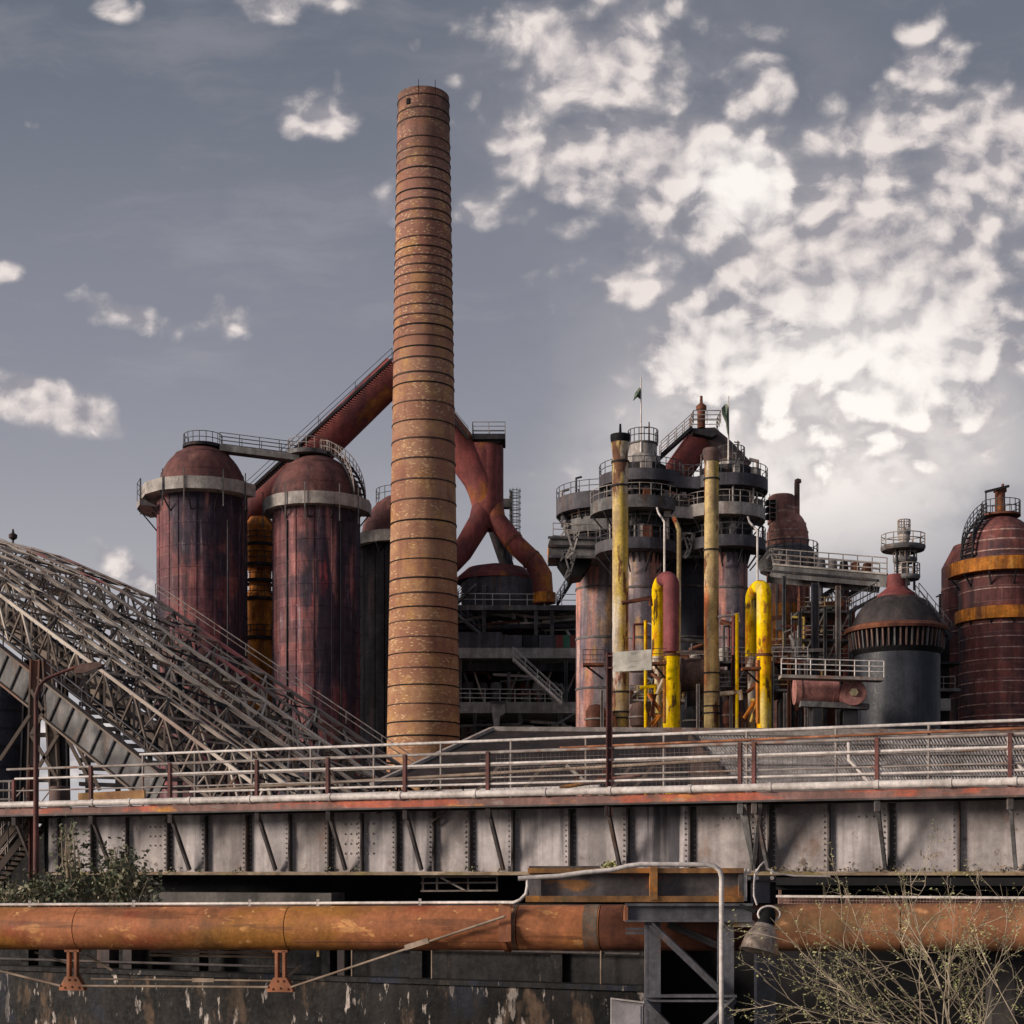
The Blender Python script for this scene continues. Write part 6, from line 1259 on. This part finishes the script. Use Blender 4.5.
fb(rbm, 'end_clip', 743.5, 747, 872, 901, DT-.02, .14, 'palepipe')
fb(rbm, 'cover_strip', 529, 600, 866, 868, DT, .4, 'girderdark')
ts = T('trestle', 'blue grey steel trestle with crossed bracing standing before the dark recess', 'trestle', P(690, 1060, DT))
def vcol(x0, x1, y0, y1, mat='blueframe'):
    m_ = MB(); xc = (x0+x1)/2; wd = S(x1-x0, DT); m_.ibeam(P(xc, y1, DT+.15), P(xc, y0, DT+.15), wd, wd, .05, up=(1, 0, 0)); 
    m_.bar(P(xc, y1, DT+.0), P(xc, y0, DT+.0), wd, .04, up=(0, 1, 0)); m_.build('column', mat, ts)
vcol(645, 660, 921, 1060); vcol(718, 733, 921, 1060)
fb(ts, 'cap_beam', 627, 752, 906, 920, DT-.1, .05, 'blueframe'); fb(ts, 'cap_flange', 626, 753, 903.5, 906, DT-.22, .5, 'blueframe'); fb(ts, 'cap_flange', 626, 753, 920, 922, DT-.22, .5, 'blueframe')
fb(ts, 'cap_stiffener', 624.5, 628, 905, 921, DT-.2, .4, 'hanger')
fb(ts, 'crossbar', 644, 737, 995, 997.5, DT-.16, .3, 'blueframe'); fb(ts, 'crossbar', 644, 737, 1000, 1002, DT-.12, .3, 'blueframe')
for p_, q_, mt in ((P(651, 924, DT-.08), P(722, 992, DT-.08), 'blueframe'), (P(668, 924, DT+.4), P(724, 948, DT+.4), 'girderdark'), (P(734, 1000, DT-.08), P(700, 1032, DT-.08), 'blueframe'), (P(645, 1002, DT-.08), P(690, 1050, DT-.08), 'blueframe')):
    m_ = MB(); m_.bar(p_, q_, .06, .17); m_.bar(p_+Vector((0, -.05, .05)), q_+Vector((0, -.05, .05)), .12, .03); m_.build('brace', mt, ts)
m_ = MB(); m_.bar(P(626, 929, DT+.3), P(646, 929, DT+.3), .06); m_.bar(P(626, 933, DT+.3), P(646, 933, DT+.3), .06); m_.build('spacer', 'blueframe', ts)
fb(ts, 'packing', 733, 755, 921, 927, DT-.1, .2, 'oldyellow')
kb = T('bearing_block', 'squat grey bearing block with pale bolts under the girder joint', 'bearing', P(762, 890, DT+.6))
fb(kb, 'body', 754, 770, 880, 903, DT+.4, .5, 'blueframe'); fb(kb, 'cap', 744, 776, 876, 881, DT+.3, .6, 'girderdark'); fb(kb, 'web', 770, 776, 882, 903, DT+.5, .3, 'black')
for x in (745, 749, 757, 772): m_ = MB(); m_.tube(P(x, 878, DT+.28), P(x, 878, DT+.2), .05, n=6); m_.tube(P(x, 874, DT+.5), P(x, 869, DT+.5), .04, n=6); m_.build('bolt', 'palepipe', kb)
# grey cabinet
DB = 35.4
cb_ = T('grey_cabinet', 'plain light grey cabinet standing beside the trestle column', 'cabinet', P(628, 1050, DB))
m_ = MB(); m_.prism([P(611.5, 999, DB), P(643, 1003, DB), P(643, 1060, DB), P(611.5, 1060, DB)], (0, .35, 0)); m_.build('case', 'box', cb_)
m_ = MB(); m_.bar(P(611, 998.4, DB-.03), P(644, 1002.4, DB-.03), .1, .03, up=(0, 0, 1)); m_.build('lid', 'palepipe', cb_)
m_ = MB(); m_.prism([P(614, 1003, DB-.015), P(640.5, 1006, DB-.015), P(640.5, 1056, DB-.015), P(614, 1056, DB-.015)], (0, .012, 0)); m_.build('door', 'box', cb_)
# bell lamp
DBm = 34.5
bl = T('bell_lamp', 'dull metal bell lamp with a black socket hanging from a looped wire', 'lamp', P(763, 930, DBm))
ax0, ax1 = P(769, 909, DBm), P(759, 952, DBm-.15); axd = (ax1-ax0).normalized(); L_ = (ax1-ax0).length
def al(f): return ax0+axd*L_*f
m_ = MB(); m_.path([al(-.02), al(.02), al(.2), al(.42)], [.1, .15, .19, .2], 20); m_.build('socket', 'black', bl)
m_ = MB(); m_.path([al(.36), al(.46), al(.58), al(.72), al(.86), al(.97), al(1.0)], [.2, .25, .31, .37, .395, .41, .425], 36, caps=False)
m_.path([al(1.0), al(.98), al(.86), al(.6)], [.425, .38, .36, .28], 36, caps=True); m_.build('bell', 'lampmetal', bl)
m_ = MB(); m_.path([al(.06)+Vector((.24*math.cos(R(k*20)), -.1, .17*math.sin(R(k*20))-.05)) for k in range(19)], .022, 8); m_.build('wire_loop', 'palepipe', bl)
m_ = MB(); m_.path([P(757, 905, DBm), P(754, 896, DBm), P(754, 884, DBm+1), P(755, 874, DBm+2)], .022, 8); m_.build('feed_wire', 'palepipe', bl)
m_ = MB(); m_.tube(P(757, 912, DBm+.1), P(741, 906, DBm+1.4), .05, n=8); m_.build('arm', 'black', bl)
m_ = MB(); m_.path([P(755, 874, DT+.2), P(760, 866, DT+.25), P(764, 862, DT+.3), P(767, 868, DT+.3), P(775, 873, DT+.3), P(795, 876, DT+.4), P(830, 876.5, DT+.5)], .022, 8); o = m_.build('loose_cable', 'palepipe'); tag(o, 'pale loose cable draped along the girder flange by the bell lamp', 'cable')

# ------------------------------------------------------------------ steel stair and post at the bridge end
DS = 56.
ss_ = T('steel_stair', 'weathered steel stair climbing to the bridge end behind the green bush', 'stair', P(15, 850, DS))
stair(ss_, P(-22, 895, DS), P(38, 818, DS), (0, 1.4, 0), 16, 'truss', 'rail', rh=1.0)
stair_b = T('steel_stair', 'second steel stair flight crossing behind the first at the bridge end', 'stair', P(10, 830, DS+3))
stair(stair_b, P(-20, 868, DS+3), P(24, 815, DS+3), (0, 1.2, 0), 12, 'truss', 'rail')
for (x, y0, D_, lab) in ((33, 765, 53.6, 'dark rusty post at the bridge end beside the stair'), (48, 815, 56.5, 'pale post at the girder end'), (7, 780, 60, 'thin dark post behind the bridge end stair')):
    m_ = MB(); m_.ibeam(P(x, 900, D_), P(x, y0, D_), .24, .24, .04); o = m_.build('steel_post', 'rustpost' if x == 33 else 'mid'); tag(o, lab, 'post')
for k, (x0, y, x1) in enumerate(((-20, 788, 12), (-20, 797, 12), (-20, 806, 14))):
    pass
lr = T('landing_railing', 'pale level railing at the landing beyond the bridge end', 'railing', P(-5, 800, 58))
for y in (782, 791, 800): m_ = MB(); m_.tube(P(-40, y, 58), P(12, y-.5, 58), .05, n=6); m_.build('rail', 'rail', lr)
for x in (-20, 10): m_ = MB(); m_.tube(P(x, 812, 58), P(x, 782, 58), .05, n=6); m_.build('post', 'rail', lr)

# ------------------------------------------------------------------ vegetation
def leafy(root, centre, rx, ry, rz, n, size, mat, twn=40):
    m_ = MB(); tm = MB()
    blobs = [(centre+Vector((random.uniform(-rx, rx), random.uniform(-ry, ry), random.uniform(-rz*.9, rz)*(1)))) for _ in range(26)]
    for k in range(n):
        b = random.choice(blobs); c = b+Vector((random.gauss(0, .28), random.gauss(0, .22), random.gauss(0, .24)))
        d = Vector((random.gauss(0, 1), random.gauss(0, 1), random.gauss(0, .8))).normalized(); e = d.orthogonal().normalized(); e = (Matrix.Rotation(random.uniform(0, 6.3), 3, d)@e)
        s = size*random.uniform(.5, 1.3); m_.add([c-d*s, c+e*s*.5, c+d*s, c-e*s*.5], [(0, 1, 2, 3)])
    for b in blobs:
        base = Vector((centre.x+random.gauss(0, rx*.4), centre.y, centre.z-rz-1.0)); mid = base.lerp(b, .6)+Vector((random.gauss(0, .15), 0, .1)); tm.path([base, mid, b+Vector((0, 0, .15))], [.035, .025, .01], 5)
    return m_, tm
bu = T('green_bush', 'dusty green bush sprawling against the girder end above the orange pipe', 'bush', P(85, 915, 47))
allm = MB(); allt = MB()
for (x, y, rx, rz, n) in ((55, 892, 1.2, .3, 800), (100, 886, 1.1, .45, 1000), (135, 893, .6, .35, 450), (28, 897, .9, .22, 400), (70, 852, .16, .75, 170), (118, 868, .3, .5, 260), (10, 900, .8, .25, 220)):
    a_, b_ = leafy(None, P(x, y, 47.2), rx, .5, rz, n, .095, 'leaf'); allm.add(a_.v, a_.f); allt.add(b_.v, b_.f)
allm.build('foliage', 'leaf', bu); allt.build('stem', 'twig', bu)

def shrub(name, label, base, dirs, D, depth_n, seed, L0, r0):
    random.seed(seed)
    root = T(name, label, 'shrub', base); wood = MB(); buds = MB()
    def bud(p, s):
        d = Vector((random.gauss(0, 1), random.gauss(0, 1), random.gauss(0, 1))).normalized()*s; e = d.orthogonal().normalized()*s*.55
        buds.add([p-d, p+e, p+d, p-e], [(0, 1, 2, 3)])
    def grow(p, d, L, r, lev):
        pts = [p]; n_ = 5
        for i in range(n_):
            d = (d+Vector((random.gauss(0, .15)-.03, random.gauss(0, .12), random.gauss(0, .13)-.012))).normalized(); pts.append(pts[-1]+d*L/n_)
        wood.path(pts, [r*(1-.75*i/n_) for i in range(n_+1)], 5, caps=False)
        if lev == 0:
            for i in range(1, n_+1):
                for _ in range(random.choice([0, 1, 1, 2])): bud(pts[i]+Vector((random.gauss(0, .025), random.gauss(0, .025), random.gauss(0, .025))), random.uniform(.016, .04))
            return
        k = random.randint(5, 7) if lev > 1 else random.randint(4, 6)
        for j in range(k):
            f = .25+.75*(j+random.random()*.6)/k; i = min(n_-1, int(f*n_)); q = pts[i].lerp(pts[i+1], f*n_-i)
            ax = d.orthogonal().normalized(); ax = Matrix.Rotation(random.uniform(0, 6.3), 3, d)@ax
            nd = (Matrix.Rotation(random.choice([-1, 1])*random.uniform(.4, .95), 3, ax)@d); nd.y *= .6
            grow(q, nd.normalized(), L*random.uniform(.28, .45)*(1.15-f*.4), r*.5, lev-1)
    for (dx, dz, L) in dirs: grow(base+Vector((random.gauss(0, .25), random.gauss(0, .2), 0)), Vector((dx, random.gauss(0, .15), dz)).normalized(), L*L0, r0*random.uniform(.7, 1.1), depth_n)
    wood.build('branch', 'twig', root); buds.build('foliage', 'bud', root)
    return root
shrub('bare_shrub', 'tan budding shrub with long arching twigs spilling across the pipeline end', P(948, 1062, 32.8), [(-1, .5, 3.9), (-.6, 1, 4.3), (-.85, .65, 4.0), (.05, 1, 4.2), (-1, .7, 4.6), (-.45, 1, 4.1), (.3, 1, 3.9), (-1, .2, 3.8), (-1, .55, 3.9), (-.95, .85, 4.2), (-.7, 1, 4.0), (-.35, 1, 3.6), (-.1, 1, 3.7), (.12, 1, 3.4), (.35, 1, 3.0), (.6, .9, 2.6), (-1, .3, 3.9), (-.55, 1, 3.3), (-.8, .5, 3.4), (.2, 1, 3.6), (-.2, 1, 3.0), (-1, .42, 3.8)], 33, 2, 11, 1.0, .02)
shrub('bare_shrub', 'smaller budding shrub with upright twigs at the very edge beside the concrete pillar', P(1015, 1075, 32.2), [(-.5, 1, 3.2), (-.15, 1, 3.6), (.2, 1, 3.2), (-.8, .8, 2.8), (.6, 1, 2.5), (-.3, 1, 2.6)], 33, 2, 23, 1.0, .02)
random.seed(5)
